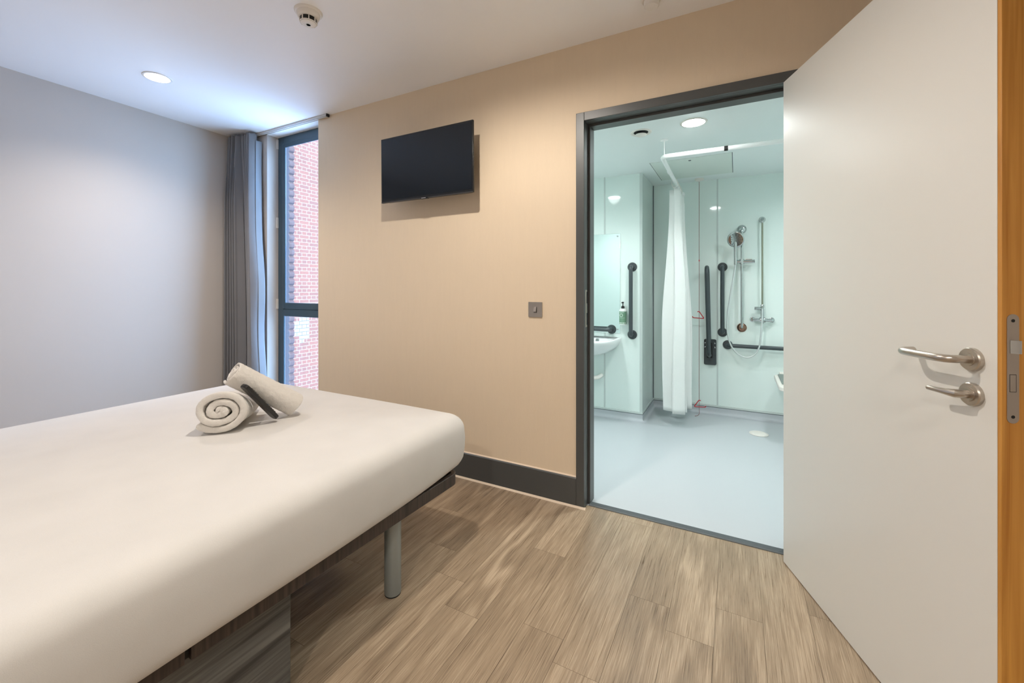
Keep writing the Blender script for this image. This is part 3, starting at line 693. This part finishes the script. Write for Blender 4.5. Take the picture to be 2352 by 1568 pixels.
b = MB(); b.box((xm - 0.09, TY + 0.045, 1.80), (xm + 0.09, YW - 0.012, 2.02)); b.box((xm - 0.12, YW - 0.014, 1.78), (xm + 0.12, YW, 2.05)); b.build('wall_mount', M['black'], tvr, bevel=0.002)

# ------------------------------------------------------------------ light switch
sw = thing('light_switch', (-0.998, YW, 1.048), 'square brushed steel light switch on the beige wall', 'light switch')
b = MB(); b.prism(rrect(-1.041, 1.005, -0.955, 1.091, 0.004, 3), lambda x, z, y: (x, y, z), YW - 0.007, YW); b.build('face_plate', M['steel'], sw, bevel=0.0015)
b = MB(); b.prism([(YW - 0.007, 1.034), (YW - 0.016, 1.036), (YW - 0.010, 1.063), (YW - 0.007, 1.064)], lambda y, z, x: (x, y, z), -1.006, -0.989); b.build('rocker', M['steel'], sw, bevel=0.001)
b = MB(); b.box((-0.989, YW - 0.0078, 1.033), (-0.9865, YW - 0.0068, 1.064)); b.box((-1.006, YW - 0.0078, 1.031), (-0.9865, YW - 0.0068, 1.0335)); b.build('rocker_gap', M['black'], sw, smooth=0)

# ------------------------------------------------------------------ ceiling fittings
def downlight(c, z, m, label, r=0.066, group=None):
    t = thing('downlight', (c[0], c[1], z), label, 'ceiling light', group)
    bb = MB(); bb.lathe([(r - 0.004, -0.0045), (r + 0.002, -0.0045), (r + 0.0075, -0.003), (r + 0.009, 0.0)], (c[0], c[1], z), (0, 0, 1), 48, cap0=False, cap1=False)
    bb.build('trim_ring', M['white_plastic'], t)
    bb = MB(); bb.lathe([(0.0005, -0.013), (r * 0.4, -0.0118), (r * 0.75, -0.008), (r - 0.004, -0.004), (r - 0.003, -0.0005)], (c[0], c[1], z), (0, 0, 1), 48, cap1=False); bb.build('diffuser', m, t)
    return t
downlight((-3.168, 1.266), ZC, M['lamp_warm'], 'round lit downlight in the bedroom ceiling near the grey wall')
downlight((-0.225, 2.745), ZB, M['lamp_cool'], 'round lit downlight in the bathroom ceiling above the doorway', 0.068)
downlight((-1.19, 2.87), ZB, M['lamp_cool'], 'round lit bathroom downlight seen only as a bright reflection above the mirror', 0.068)

sm = thing('smoke_detector', (-1.783, 1.300, ZC), 'white domed smoke detector on the bedroom ceiling', 'smoke detector')
c = (-1.783, 1.300, ZC)
b = MB(); b.lathe([(0.0005, -0.010), (0.056, -0.010), (0.060, -0.006), (0.062, 0)], c, (0, 0, 1), 48, cap1=False); b.build('mounting_base', M['white_plastic'], sm)
b = MB(); b.lathe([(0.0005, -0.060), (0.018, -0.060), (0.033, -0.056), (0.038, -0.051)], c, (0, 0, 1), 48, cap1=False); dm = b.build('dome', M['white_plastic'], sm)
b = MB(); b.lathe([(0.041, -0.031), (0.047, -0.026), (0.0515, -0.012), (0.0515, -0.010)], c, (0, 0, 1), 48); b.build('collar', M['white_plastic'], sm)
b = MB(); b.lathe([(0.0350, -0.0545), (0.0350, -0.028)], c, (0, 0, 1), 48); b.build('sensor_opening', M['dark_slot'], sm)
for k in range(8):
    b = MB(); a = 2 * PI * k / 8 + 0.2; d = Vector((math.cos(a), math.sin(a), 0)); e = Vector((-d.y, d.x, 0)); cc = Vector(c)
    b.rings([[cc + d * q + e * s_ + Vector((0, 0, zz)) for q, s_ in ((0.034, -0.002), (0.0395, -0.002), (0.0395, 0.002), (0.034, 0.002))] for zz in (-0.0535, -0.029)])
    b.build('rib', M['white_plastic'], sm)
b = MB(); b.lathe([(0.009, -0.0615), (0.0105, -0.0615), (0.0105, -0.060)], c, (0, 0, 1), 24, cap0=False); b.build('test_button', M['panel_trim'], sm)

c = (-0.336, 1.972, ZC)
sd = thing('heat_sensor', c, 'small white round sensor on the ceiling near the door, cut by the photo edge', 'ceiling sensor')
b = MB(); b.lathe([(0.0005, -0.008), (0.040, -0.008), (0.044, -0.004), (0.046, 0)], c, (0, 0, 1), 40, cap1=False); b.build('mounting_base', M['white_plastic'], sd)
b = MB(); b.lathe([(0.0005, -0.034), (0.028, -0.034), (0.033, -0.029), (0.034, -0.008)], c, (0, 0, 1), 40, cap1=False); b.build('dome', M['white_plastic'], sd)

# bathroom ceiling: extractor valve, hatch
c = (-0.537, 2.765, ZB)
ev = thing('extract_vent', c, 'white round extract vent in the bathroom ceiling', 'vent')
b = MB(); b.lathe([(0.066, 0), (0.064, -0.005), (0.058, -0.006), (0.050, -0.004), (0.045, -0.0015)], c, (0, 0, 1), 44, cap0=False, cap1=False); b.build('collar', M['white_plastic'], ev)
b = MB(); b.lathe([(0.0455, -0.0015), (0.030, -0.001), (0.0005, -0.001)], c, (0, 0, 1), 44, cap0=False); b.build('throat', M['dark_slot'], ev)
b = MB(); b.lathe([(0.0005, -0.026), (0.022, -0.025), (0.034, -0.019), (0.036, -0.015), (0.020, -0.014), (0.0005, -0.014)], c, (0, 0, 1), 44); b.build('disc', M['white_plastic'], ev)
b = MB(); b.tube([(c[0], c[1], ZB - 0.015), (c[0], c[1], ZB - 0.001)], 0.003, 10); b.build('spindle', M['dark_slot'], ev)
hp = thing('access_hatch', (-0.32, 3.80, ZB), 'square pale green access hatch in the bathroom ceiling', 'ceiling hatch')
b = MB(); b.box((-0.607, 3.49, ZB - 0.003), (-0.026, 4.105, ZB - 0.0004)); b.build('panel', M['hatch'], hp, bevel=0.001)
b = MB(); b.box((-0.026, 3.49, ZB - 0.0022), (-0.021, 4.105, ZB - 0.0003)); b.build('gap_line', M['seal'], hp, smooth=0)
b = MB(); b.box((-0.611, 3.49, ZB - 0.0022), (-0.607, 4.105, ZB - 0.0003)); b.build('gap_line', M['seal'], hp, smooth=0)
b = MB(); b.lathe([(0.0005, -0.006), (0.009, -0.006), (0.011, -0.003)], (-0.318, 3.55, ZB), (0, 0, 1), 20, cap1=False); b.build('lock', M['seal'], hp)

# ------------------------------------------------------------------ grab rails
def grab_rail(p0, p1, n, name, label, group=None, off=0.062, r=0.0172):
    p0, p1, n = Vector(p0), Vector(p1), Vector(n)
    t = thing(name, (p0 + p1) / 2, label, 'grab rail', group)
    bb = MB(); bb.tube(fillet([p0, p0 + n * off, p1 + n * off, p1], 0.038, 8), r, 18); bb.build('tube', M['grab'], t)
    for p in (p0, p1):
        bb = MB(); bb.lathe([(0.041, 0.0), (0.041, 0.004), (0.036, 0.010), (0.020, 0.012)], p, n, 36); bb.build('flange', M['grab'], t)
    return t
G = 'dark grey grab rails in the bathroom'
grab_rail((-0.803, YM, 1.348), (-0.803, YM, 0.755), (0, -1, 0), 'grab_rail', 'upright dark grey grab rail beside the bathroom mirror', G)
grab_rail((-1.585, YM - 0.0056, 0.793), (-0.985, YM - 0.0056, 0.793), (0, -1, 0), 'grab_rail', 'level dark grey grab rail just above the basin', G)
grab_rail((-0.108, YB, 1.355), (-0.108, YB, 0.758), (0, -1, 0), 'grab_rail', 'upright dark grey grab rail on the shower wall left of the shower', G)
grab_rail((-0.066, YB, 0.647), (0.534, YB, 0.647), (0, -1, 0), 'grab_rail', 'level dark grey grab rail low on the shower wall', G)
dr = thing('drop_down_rail', (-0.21, YB, 0.575), 'dark grey hinged support rail folded up against the shower wall', 'support rail')
b = MB(); b.prism(rrect(-0.262, 0.452, -0.158, 0.690, 0.014, 4), lambda x, z, y: (x, y, z), YB - 0.014, YB); b.build('back_plate', M['grab'], dr, bevel=0.004)
for k in range(4):
    b = MB(); b.lathe([(0.0065, 0.0), (0.0065, 0.004), (0.004, 0.006)], (-0.250 + (k % 2) * 0.078, YB - 0.014, 0.615 + (k // 2) * 0.040), (0, -1, 0), 16); b.build('bolt', M['chrome'], dr)
b = MB(); b.tube(fillet([(-0.214, YB - 0.030, 0.52), (-0.232, YB - 0.034, 1.352), (-0.232, YB - 0.170, 1.352), (-0.213, YB - 0.160, 0.56), (-0.213, YB - 0.03, 0.545)], 0.062, 10), 0.0172, 18); b.build('arm', M['grab'], dr)
b = MB(); b.box((-0.236, YB - 0.045, 0.52), (-0.190, YB - 0.012, 0.66)); b.build('hinge', M['black'], dr, bevel=0.004)

# ------------------------------------------------------------------ mirror, basin, soap
mr = thing('mirror', (-1.2, YM, 1.2), 'tall frameless mirror above the basin', 'mirror')
b = MB(); b.box((-1.50, YM - 0.005, 0.761), (-0.907, YM - 0.0005, 1.649)); b.build('glass_sheet', M['mirror'], mr, bevel=0.0015)
for zz in (1.625, 0.795):
    b = MB(); b.lathe([(0.007, 0.0), (0.007, 0.002), (0.004, 0.004)], (-0.932, YM - 0.005, zz), (0, -1, 0), 18); b.build('fixing_screw', M['chrome'], mr)

bs = thing('wash_basin', (-1.165, YM, 0.55), 'white wall-hung wash basin half hidden by the door frame', 'basin')
bx, bw, bd = -1.165, 0.265, 0.40
def dshape(k, sx, sy, yoff=0.0):
    """half-oval plan hung on the wall"""
    pts = []
    for i in range(41):
        a = PI * i / 40
        ex = math.copysign(abs(math.cos(a)) ** 0.72, math.cos(a)); ey = math.sin(a) ** 0.62
        pts.append((bx + bw * sx * ex, YM - yoff - bd * sy * ey))
    return pts
b = MB(); rings = []
for z, sx, sy, yo in ((0.565, 0.30, 0.36, 0.0), (0.58, 0.50, 0.52, 0.0), (0.61, 0.74, 0.72, 0), (0.65, 0.90, 0.88, 0), (0.685, 0.975, 0.965, 0), (0.705, 1.0, 1.0, 0), (0.718, 0.995, 0.995, 0), (0.724, 0.97, 0.975, 0), (0.722, 0.90, 0.925, 0.0)):
    rings.append([(x, y, z) for x, y in dshape(0, sx, sy, yo)])
for z, sx, sy, yo in ((0.716, 0.84, 0.66, 0.085), (0.690, 0.80, 0.62, 0.09), (0.650, 0.68, 0.52, 0.10), (0.620, 0.45, 0.36, 0.13), (0.615, 0.15, 0.12, 0.18)):
    rings.append([(x, y, z) for x, y in dshape(0, sx, sy, yo)])
b.rings(rings, 0); bo = b.build('bowl', M['ceramic'], bs, smooth=50)
b = MB(); b.lathe([(0.011, 0), (0.013, 0.0015), (0.016, 0.002), (0.017, 0)], (-1.09, YM - 0.093, 0.700), (0.0, -0.9, 0.35), 24); b.build('overflow_ring', M['chrome'], bs)
b = MB(); b.tube([(bx, YM - 0.16, 0.575), (bx, YM - 0.16, 0.40)], 0.019, 18); b.lathe([(0.035, 0.35), (0.035, 0.42), (0.025, 0.43)], (bx, YM - 0.16, 0), (0, 0, 1), 24); b.tube(fillet([(bx, YM - 0.16, 0.37), (bx + 0.085, YM - 0.11, 0.37), (bx + 0.085, YM, 0.37)], 0.03), 0.018, 16); b.build('waste_trap', M['white_plastic'], bs)

sp = thing('soap_dispenser', (-0.876, YM - 0.04, 0.842), 'white pump bottle with sage green label fixed beside the mirror', 'soap bottle')
c = (-0.876, YM - 0.040, 0.842)
b = MB(); b.lathe([(0.029, 0.0), (0.031, 0.004), (0.031, 0.128), (0.028, 0.137), (0.015, 0.142)], c, (0, 0, 1), 36); b.build('bottle', M['bottle'], sp)
b = MB(); b.lathe([(0.0313, 0.008), (0.0313, 0.118)], c, (0, 0, 1), 36, cap0=False, cap1=False); lb = b.build('paper_label', M['label_green'], sp)
def onlabel(a, z, r=0.0317): return (c[0] + r * math.sin(a), c[1] - r * math.cos(a), c[2] + z)
for k in range(6):   # row of pale print marks, ring emblem, divider line and dots
    a = -0.72 + k * 0.24; b = MB(); b.rings([[onlabel(a - 0.07, 0.108, r), onlabel(a + 0.07, 0.108, r), onlabel(a + 0.07, 0.112, r), onlabel(a - 0.07, 0.112, r)] for r in (0.0317, 0.032)]); b.build('print_stroke', M['label_white'], lb, smooth=0)
b = MB(); b.tube([onlabel(-0.25 + 0.42 * math.cos(t * PI / 12), 0.084 + 0.013 * math.sin(t * PI / 12)) for t in range(24)], 0.0016, 6, closed=True); b.build('ring_emblem', M['label_white'], lb)
b = MB(); b.tube([onlabel(-0.8 + 0.1 * t, 0.061) for t in range(17)], 0.0007, 5); b.build('divider_line', M['label_white'], lb)
for k in range(5):
    b = MB(); b.lathe([(0.0048, 0), (0.0048, 0.0006)], onlabel(-0.86 + k * 0.43, 0.017, 0.0315), (math.sin(-0.86 + k * 0.43), -math.cos(-0.86 + k * 0.43), 0), 14); b.build('dot', M['label_white'], lb)
b = MB(); b.lathe([(0.0145, 0.138), (0.0145, 0.158), (0.010, 0.164), (0.004, 0.166), (0.004, 0.184), (0.009, 0.196), (0.010, 0.200), (0.002, 0.201)], c, (0, 0, 1), 28); b.box((c[0] - 0.005, c[1] - 0.034, c[2] + 0.189), (c[0] + 0.005, c[1], c[2] + 0.197)); b.build('pump', M['dark_slot'], sp)
b = MB(); b.box((c[0] - 0.012, c[1] + 0.029, c[2] + 0.02), (c[0] + 0.012, YM, c[2] + 0.12)); b.build('wall_bracket', M['bottle'], sp, bevel=0.002)

# ------------------------------------------------------------------ shower fittings on the back wall
rx, ro = 0.047, 0.052
rr_ = thing('riser_rail', (rx, YB, 1.25), 'chrome shower riser rail with a sliding holder', 'shower rail')
b = MB(); b.tube(fillet([(rx, YB - 0.004, 1.690), (rx, YB - ro, 1.685), (rx, YB - ro, 0.815), (rx, YB - 0.004, 0.808)], 0.02, 6), 0.0105, 18); b.build('bar', M['chrome'], rr_)
b = MB(); b.lathe([(0.040, 0), (0.039, 0.010), (0.033, 0.022), (0.021, 0.031), (0.008, 0.035)], (rx, YB, 1.690), (0, -1, 0), 36); b.build('wall_cap', M['chrome'], rr_)
b = MB(); b.lathe([(0.040, 0), (0.039, 0.006), (0.030, 0.015), (0.014, 0.020)], (rx, YB, 0.808), (0, -1, 0), 36); wc = b.build('wall_cap', M['copper'], rr_); wc['label'] = 'brown-tinted lower wall cap'
b = MB(); b.tube([(rx - 0.062, YB - ro, 1.398), (rx + 0.100, YB - ro, 1.398)], 0.0155, 24); b.lathe([(0.0175, 1.375), (0.0175, 1.421)], (rx, YB - ro, 0), (0, 0, 1), 24)
b.box((rx + 0.028, YB - ro - 0.006, 1.414), (rx + 0.078, YB - ro + 0.006, 1.4195)); sl = b.build('slider', M['chrome'], rr_, smooth=35)
hs = thing('shower_handset', (rx - 0.055, YB - ro - 0.02, 1.42), 'round chrome shower handset with a long silver hose', 'shower head')
hx, hy = rx - 0.050, YB - ro - 0.030
hd = Vector((-0.16, -0.94, -0.30)).normalized(); hc = Vector((hx + 0.002, hy - 0.030, 1.590))
b = MB(); b.tube(spline([(hx, hy, 1.372), (hx, hy - 0.001, 1.42), (hx - 0.001, hy - 0.006, 1.48), (hx, hy - 0.016, 1.54), tuple(hc - hd * 0.014)], 8), 0.0125, 18); b.build('handle', M['chrome'], hs)
b = MB(); b.lathe([(0.018, -0.024), (0.048, -0.012), (0.068, -0.004), (0.070, 0.0), (0.066, 0.003), (0.0005, 0.004)], hc, hd, 40); hdm = b.build('head', M['chrome'], hs)
b = MB(); u = hd.orthogonal().normalized(); u = (Vector((0, 0, 1)) - hd * hd.z).normalized(); v = hd.cross(u)
RN = [0.004 + 0.0062 * k for k in range(10)]
R_ = [[b.bm.verts.new(hc + (u * math.sin(2 * PI * k / 36) + v * math.cos(2 * PI * k / 36)) * r + hd * 0.0046) for k in range(36)] for r in RN]
for a_ in range(9):
    for k in range(36):
        f = b.bm.faces.new((R_[a_][k], R_[a_][(k + 1) % 36], R_[a_ + 1][(k + 1) % 36], R_[a_ + 1][k]))
        step = 6 if a_ < 4 else 3
        f.material_index = 1 if (a_ % 2 and k % step == 0) else 0
b.bm.faces.new(R_[0])
b.build('spray_plate', [M['chrome'], M['nozzle']], hdm, smooth=0)
b = MB(); b.prism([(0.058 * math.cos(a), 0.058 * math.sin(a)) for a in [math.radians(x) for x in range(-50, 51, 10)]], lambda p_, q_, t: tuple(hc + (u * q_ + v * p_) + hd * t), 0.003, 0.0056); sg = b.build('spray_selector', M['copper'], hdm, smooth=30)
vx, vz = 0.204, 0.885
hose = spline([(hx, hy, 1.375), (hx - 0.012, hy - 0.004, 1.28), (hx - 0.040, hy - 0.01, 1.10), (hx - 0.062, hy - 0.01, 0.92), (hx - 0.062, hy - 0.015, 0.76), (hx - 0.035, hy - 0.022, 0.655), (hx + 0.02, hy - 0.022, 0.582), (hx + 0.085, hy - 0.020, 0.557), (hx + 0.145, hy - 0.020, 0.585), (hx + 0.182, hy - 0.018, 0.66), (hx + 0.196, hy - 0.010, 0.78), (vx - 0.004, YB - 0.078, 0.90), (vx - 0.002, YB - 0.069, 0.985)], 10)
b = MB(); b.tube(hose, 0.0068, 14); b.build('hose', M['hose'], hs)
mx = thing('shower_mixer', (vx, YB, vz), 'chrome bar shower mixer fed by a tall exposed pipe', 'shower mixer')
b = MB(); b.tube([(vx - 0.074, YB - 0.045, vz), (vx + 0.072, YB - 0.045, vz)], [0.0135] * 2, 20); b.lathe([(0.020, -0.024), (0.022, -0.018), (0.022, 0.018), (0.020, 0.024)], (vx, YB - 0.045, vz), (1, 0, 0), 24)
b.lathe([(0.012, -0.030), (0.014, -0.022), (0.014, 0.09), (0.011, 0.105), (0.014, 0.112), (0.014, 0.130), (0.010, 0.136)], (vx, YB - 0.045, vz), (0, 0, 1), 24)
b.build('valve_body', M['chrome'], mx, smooth=40)
for dx in (-0.074, 0.072):
    b = MB(); b.tube(fillet([(vx + dx, YB - 0.045, vz), (vx + dx, YB, vz)], 0.01), 0.0125, 18); b.lathe([(0.022, 0), (0.022, 0.004), (0.016, 0.007)], (vx + dx, YB, vz), (0, -1, 0), 24); b.build('wall_elbow', M['chrome'], mx, smooth=40)
b = MB(); b.tube([(vx - 0.060, YB - 0.045, 0.985), (vx - 0.012, YB - 0.045, 0.985)], [0.0145, 0.0145], 22); b.tube([(vx - 0.018, YB - 0.045, 0.985), (vx, YB - 0.045, 0.985)], 0.009, 16); b.build('temperature_knob', M['chrome'], mx, smooth=40)
b = MB(); b.tube([(vx, YB - 0.045, 1.01), (vx, YB - 0.045, 1.745)], 0.0075, 16); b.build('pipe', M['pipe'], mx)
b = MB(); b.lathe([(0.006, 1.728), (0.010, 1.735), (0.010, 1.755), (0.006, 1.762)], (vx, YB - 0.045, 0), (0, 0, 1), 20); b.lathe([(0.027, 0), (0.027, 0.006), (0.020, 0.022), (0.017, 0.052), (0.012, 0.058)], (vx, YB, 1.765), (0, -1, 0), 28); b.build('wall_cap', M['chrome'], mx, smooth=40)

# folding seat, only its left edge shows past the door
ss = thing('folding_bench', (0.48, YB, 0.43), 'white fold-down shower seat with a grey pad, mostly hidden by the door', 'shower seat')
b = MB(); b.prism(rrect(0.286, 3.70, 0.68, 4.235, 0.05, 8), lambda x, y, z: (x, y, z), 0.395, 0.428); b.build('frame', M['white_plastic'], ss, bevel=0.008, bseg=3)
b = MB(); b.prism(rrect(0.312, 3.79, 0.654, 4.225, 0.03, 6), lambda x, y, z: (x, y, z), 0.4285, 0.434); pd = b.build('pad', M['seat_pad'], ss, bevel=0.002)
b = MB(); b.box((0.33, 4.225, 0.36), (0.64, YB, 0.44)); b.build('hinge_bracket', M['white_plastic'], ss, bevel=0.004)

# ------------------------------------------------------------------ shower curtain rail and curtain
ZR = 2.052; cxr, cyr = -0.440, 2.975
crl = thing('shower_curtain_rail', (cxr, cyr, ZR), 'white L-shaped shower curtain rail hung from the bathroom ceiling', 'curtain rail')
b = MB(); b.tube(fillet([(1.0, 3.010, ZR), (cxr, cyr, ZR), (cxr - 0.015, YB, ZR)], 0.05, 8), 0.0145, 20); b.build('tube', M['white_tube'], crl)
b = MB(); b.lathe([(0.0155, -0.011), (0.0155, 0.011)], (-0.055, 2.984, ZR), (1, 0.04, 0), 20); jb = b.build('joint_band', M['dark_slot'], crl); jb['label'] = 'dark joint band'
b = MB(); b.tube([(cxr + 0.014, cyr + 0.008, ZR), (cxr + 0.014, cyr + 0.008, ZB)], 0.0035, 10); b.lathe([(0.026, 0), (0.026, -0.003), (0.012, -0.006)], (cxr + 0.014, cyr + 0.008, ZB), (0, 0, 1), 28); b.build('ceiling_hanger', M['white_tube'], crl)
b = MB(); b.lathe([(0.028, 0), (0.028, 0.006), (0.018, 0.012)], (cxr - 0.015, YB, ZR), (0, -1, 0), 28); b.build('wall_flange', M['white_tube'], crl)
b = MB(); b.lathe([(0.0165, -0.02), (0.0165, 0.02)], (cxr - 0.007, 3.40, ZR), (0, 1, 0), 20); b.build('sleeve', M['white_tube'], crl)

sc = thing('shower_curtain', (-0.44, 4.0, 0.1), 'white shower curtain bunched at the end of its rail', 'shower curtain')
b = MB(); NS, NZ = 220, 44; grid = []
for i in range(NZ + 1):
    tz = i / NZ; row = []
    g = smooth01(tz * 1.6)
    for j in range(NS + 1):
        s = j / NS
        ph = s * 6.0 * 2 * PI + 0.5 * math.sin(s * 5)
        ampx = 0.044 + 0.046 * g * (0.75 + 0.35 * math.sin(s * 9 + 1)) 
        y = 3.70 + 0.44 * s + 0.015 * math.sin(ph * 0.5)
        y += (0.04 - 0.10 * s) * g * 0.3
        x = cxr - 0.012 + ampx * math.sin(ph) + 0.02 * g * (s - 0.3) + 0.010 * math.sin(tz * 5 + s * 12) * g
        zt = ZR - 0.060 - 0.02 * (0.5 - 0.5 * math.cos(s * 7 * 2 * PI)) - 0.09 * smooth01((s - 0.7) / 0.3)
        zb = 0.098 + 0.012 * math.sin(s * 8) + 0.02 * (1 - s) - (0.035 * math.exp(-((s - 0.36) / 0.05) ** 2))
        row.append((x, y, zt + (zb - zt) * tz))
    grid.append(row)
b.rings(grid, 0, closed=False); o = b.build('drape', M['shower_curtain'], sc, smooth=80); o.modifiers.new('thick', 'SOLIDIFY').thickness = 0.0015
for k in range(5):
    y = 3.71 + 0.09 * k; b = MB()
    b.tube([(cxr - 0.015 * (y - cyr) / (YB - cyr) + 0.024 * math.sin(t * PI / 10), y, ZR - 0.018 + 0.036 * math.cos(t * PI / 10)) for t in range(20)], 0.0022, 8, closed=True); b.build('ring', M['white_plastic'], sc)

# ------------------------------------------------------------------ emergency pull cord
px, py = -0.298, 4.215
pc = thing('emergency_pull_cord', (px, py, ZB), 'emergency pull cord with two red triangles hanging by the shower wall', 'pull cord')
b = MB(); b.lathe([(0.040, 0), (0.040, -0.006), (0.034, -0.016), (0.012, -0.020), (0.003, -0.026)], (px, py, ZB), (0, 0, 1), 32); b.build('ceiling_switch', M['white_plastic'], pc)
b = MB(); b.tube(spline([(px, py, ZB - 0.02), (px, py, 1.4), (px, py, 0.6), (px, py, 0.10), (px + 0.003, py - 0.01, 0.03), (px - 0.005, py - 0.04, 0.006), (px - 0.03, py - 0.075, 0.004)], 8), 0.0019, 8); b.build('cord', M['cord'], pc)
b = MB(); b.lathe([(0.004, -0.008), (0.004, 0.008)], (px, py, 1.415), (0, 0, 1), 12); b.build('bead', M['red'], pc)
def triangle(z, flip):
    bb = MB(); f = -1 if flip else 1
    P = [(-0.014 * f, 0.056), (0.0, 0.062), (0.042 * f, -0.004), (-0.052 * f, 0.002), (-0.056 * f, 0.014)]
    bb.tube(fillet([(px + a, py - 0.004 + 0.02 * a, z + c_) for a, c_ in P], 0.012, 5), 0.0042, 10); bb.build('triangle_handle', M['red'], pc)
triangle(0.888, False); triangle(0.074, True)

# ------------------------------------------------------------------ floor drain
fd = thing('floor_drain', (0.162, 3.89, 0.0), 'round white drain cover in the bathroom floor', 'drain')
b = MB(); b.lathe([(0.066, 0.0), (0.068, 0.003), (0.063, 0.005), (0.059, 0.0035), (0.058, 0.001)], (0.162, 3.89, 0), (0, 0, 1), 44, cap0=False, cap1=False); b.build('rim', M['white_plastic'], fd)
b = MB(); b.lathe([(0.0575, 0.0008), (0.056, 0.004), (0.050, 0.0055), (0.0005, 0.006)], (0.162, 3.89, 0), (0, 0, 1), 44, cap0=False); b.build('cover', M['white_plastic'], fd)

# ------------------------------------------------------------------ lights
def spot(name, loc, power, col, size=150, blend=1.0, radius=0.055, aim=None):
    l = bpy.data.lights.new(name, 'SPOT'); l.energy = power; l.color = col; l.spot_size = math.radians(size); l.spot_blend = blend; l.shadow_soft_size = radius
    o = bpy.data.objects.new(name, l); COL.objects.link(o); o.location = loc
    return o
WARM = (1.0, 0.915, 0.82); COOL = (0.95, 1.0, 0.99)
spot('bedroom_spot', (-3.168, 1.266, ZC - 0.020), 68, (1.0, 0.87, 0.74), 138)
spot('bedroom_spot', (-1.03, 1.05, ZC - 0.012), 72, WARM, 170, 0.5, 0.03)
spot('bedroom_spot', (-0.15, -1.25, ZC - 0.012), 122, WARM, 165, 0.75)
spot('bedroom_spot', (-2.3, -1.0, ZC - 0.012), 40, WARM, 160)
spot('bedroom_spot', (0.55, -0.30, ZC - 0.012), 60, (1.0, 0.98, 0.90), 150, 0.8)  # unseen fill added to brighten the floor under the bed
spot('bathroom_lamp', (-0.225, 2.745, ZB - 0.020), 46, COOL, 165, 0.8)
spot('bathroom_lamp', (-1.19, 2.87, ZB - 0.020), 52, COOL, 165, 0.95)
spot('bathroom_lamp', (0.62, 3.55, ZB - 0.012), 38, COOL, 165)

sun = bpy.data.lights.new('sun', 'SUN'); sun.energy = 24; sun.color = (1.0, 0.96, 0.90); sun.angle = 0.01
so = bpy.data.objects.new('sun', sun); COL.objects.link(so); so.location = (6, 6, 10)
so.rotation_euler = Vector((-0.88, -0.03, -0.47)).to_track_quat('-Z', 'Y').to_euler()

pt = bpy.data.lights.new('window_portal', 'AREA'); pt.shape = 'RECTANGLE'; pt.size = 0.65; pt.size_y = 2.37; pt.cycles.is_portal = True
po = bpy.data.objects.new('window_portal', pt); COL.objects.link(po); po.location = (-3.165, 2.36, 1.27); po.rotation_euler = (math.radians(90), 0, PI)
po.rotation_euler = Vector((0, -1, 0)).to_track_quat('-Z', 'Z').to_euler()

wld = bpy.data.worlds.new('World'); scene.world = wld; wld.use_nodes = True
bg = wld.node_tree.nodes['Background']; bg.inputs['Color'].default_value = (0.38, 0.61, 1.0, 1); bg.inputs['Strength'].default_value = 13.0

# ------------------------------------------------------------------ camera and view
cam = bpy.data.cameras.new('camera'); cam.sensor_width = 36; cam.lens = 965.0 / 2352 * 36; cam.shift_y = -127.0 / 2352; cam.clip_start = 0.02
co = bpy.data.objects.new('camera', cam); COL.objects.link(co); co.location = (0, 0, 1.18); co.rotation_euler = (math.radians(90), 0, math.radians(28.051))
scene.camera = co
scene.view_settings.view_transform = 'Standard'; scene.view_settings.look = 'None'; scene.view_settings.gamma = 1.0
scene.view_settings.use_curve_mapping = False; scene.view_settings.exposure = 0.22
scene.cycles.use_denoising = True
scene.cycles.max_bounces = 10; scene.cycles.diffuse_bounces = 6
scene.cycles.sample_clamp_indirect = 8.0
for o in bpy.data.objects:
    if '_local' in o: del o['_local']
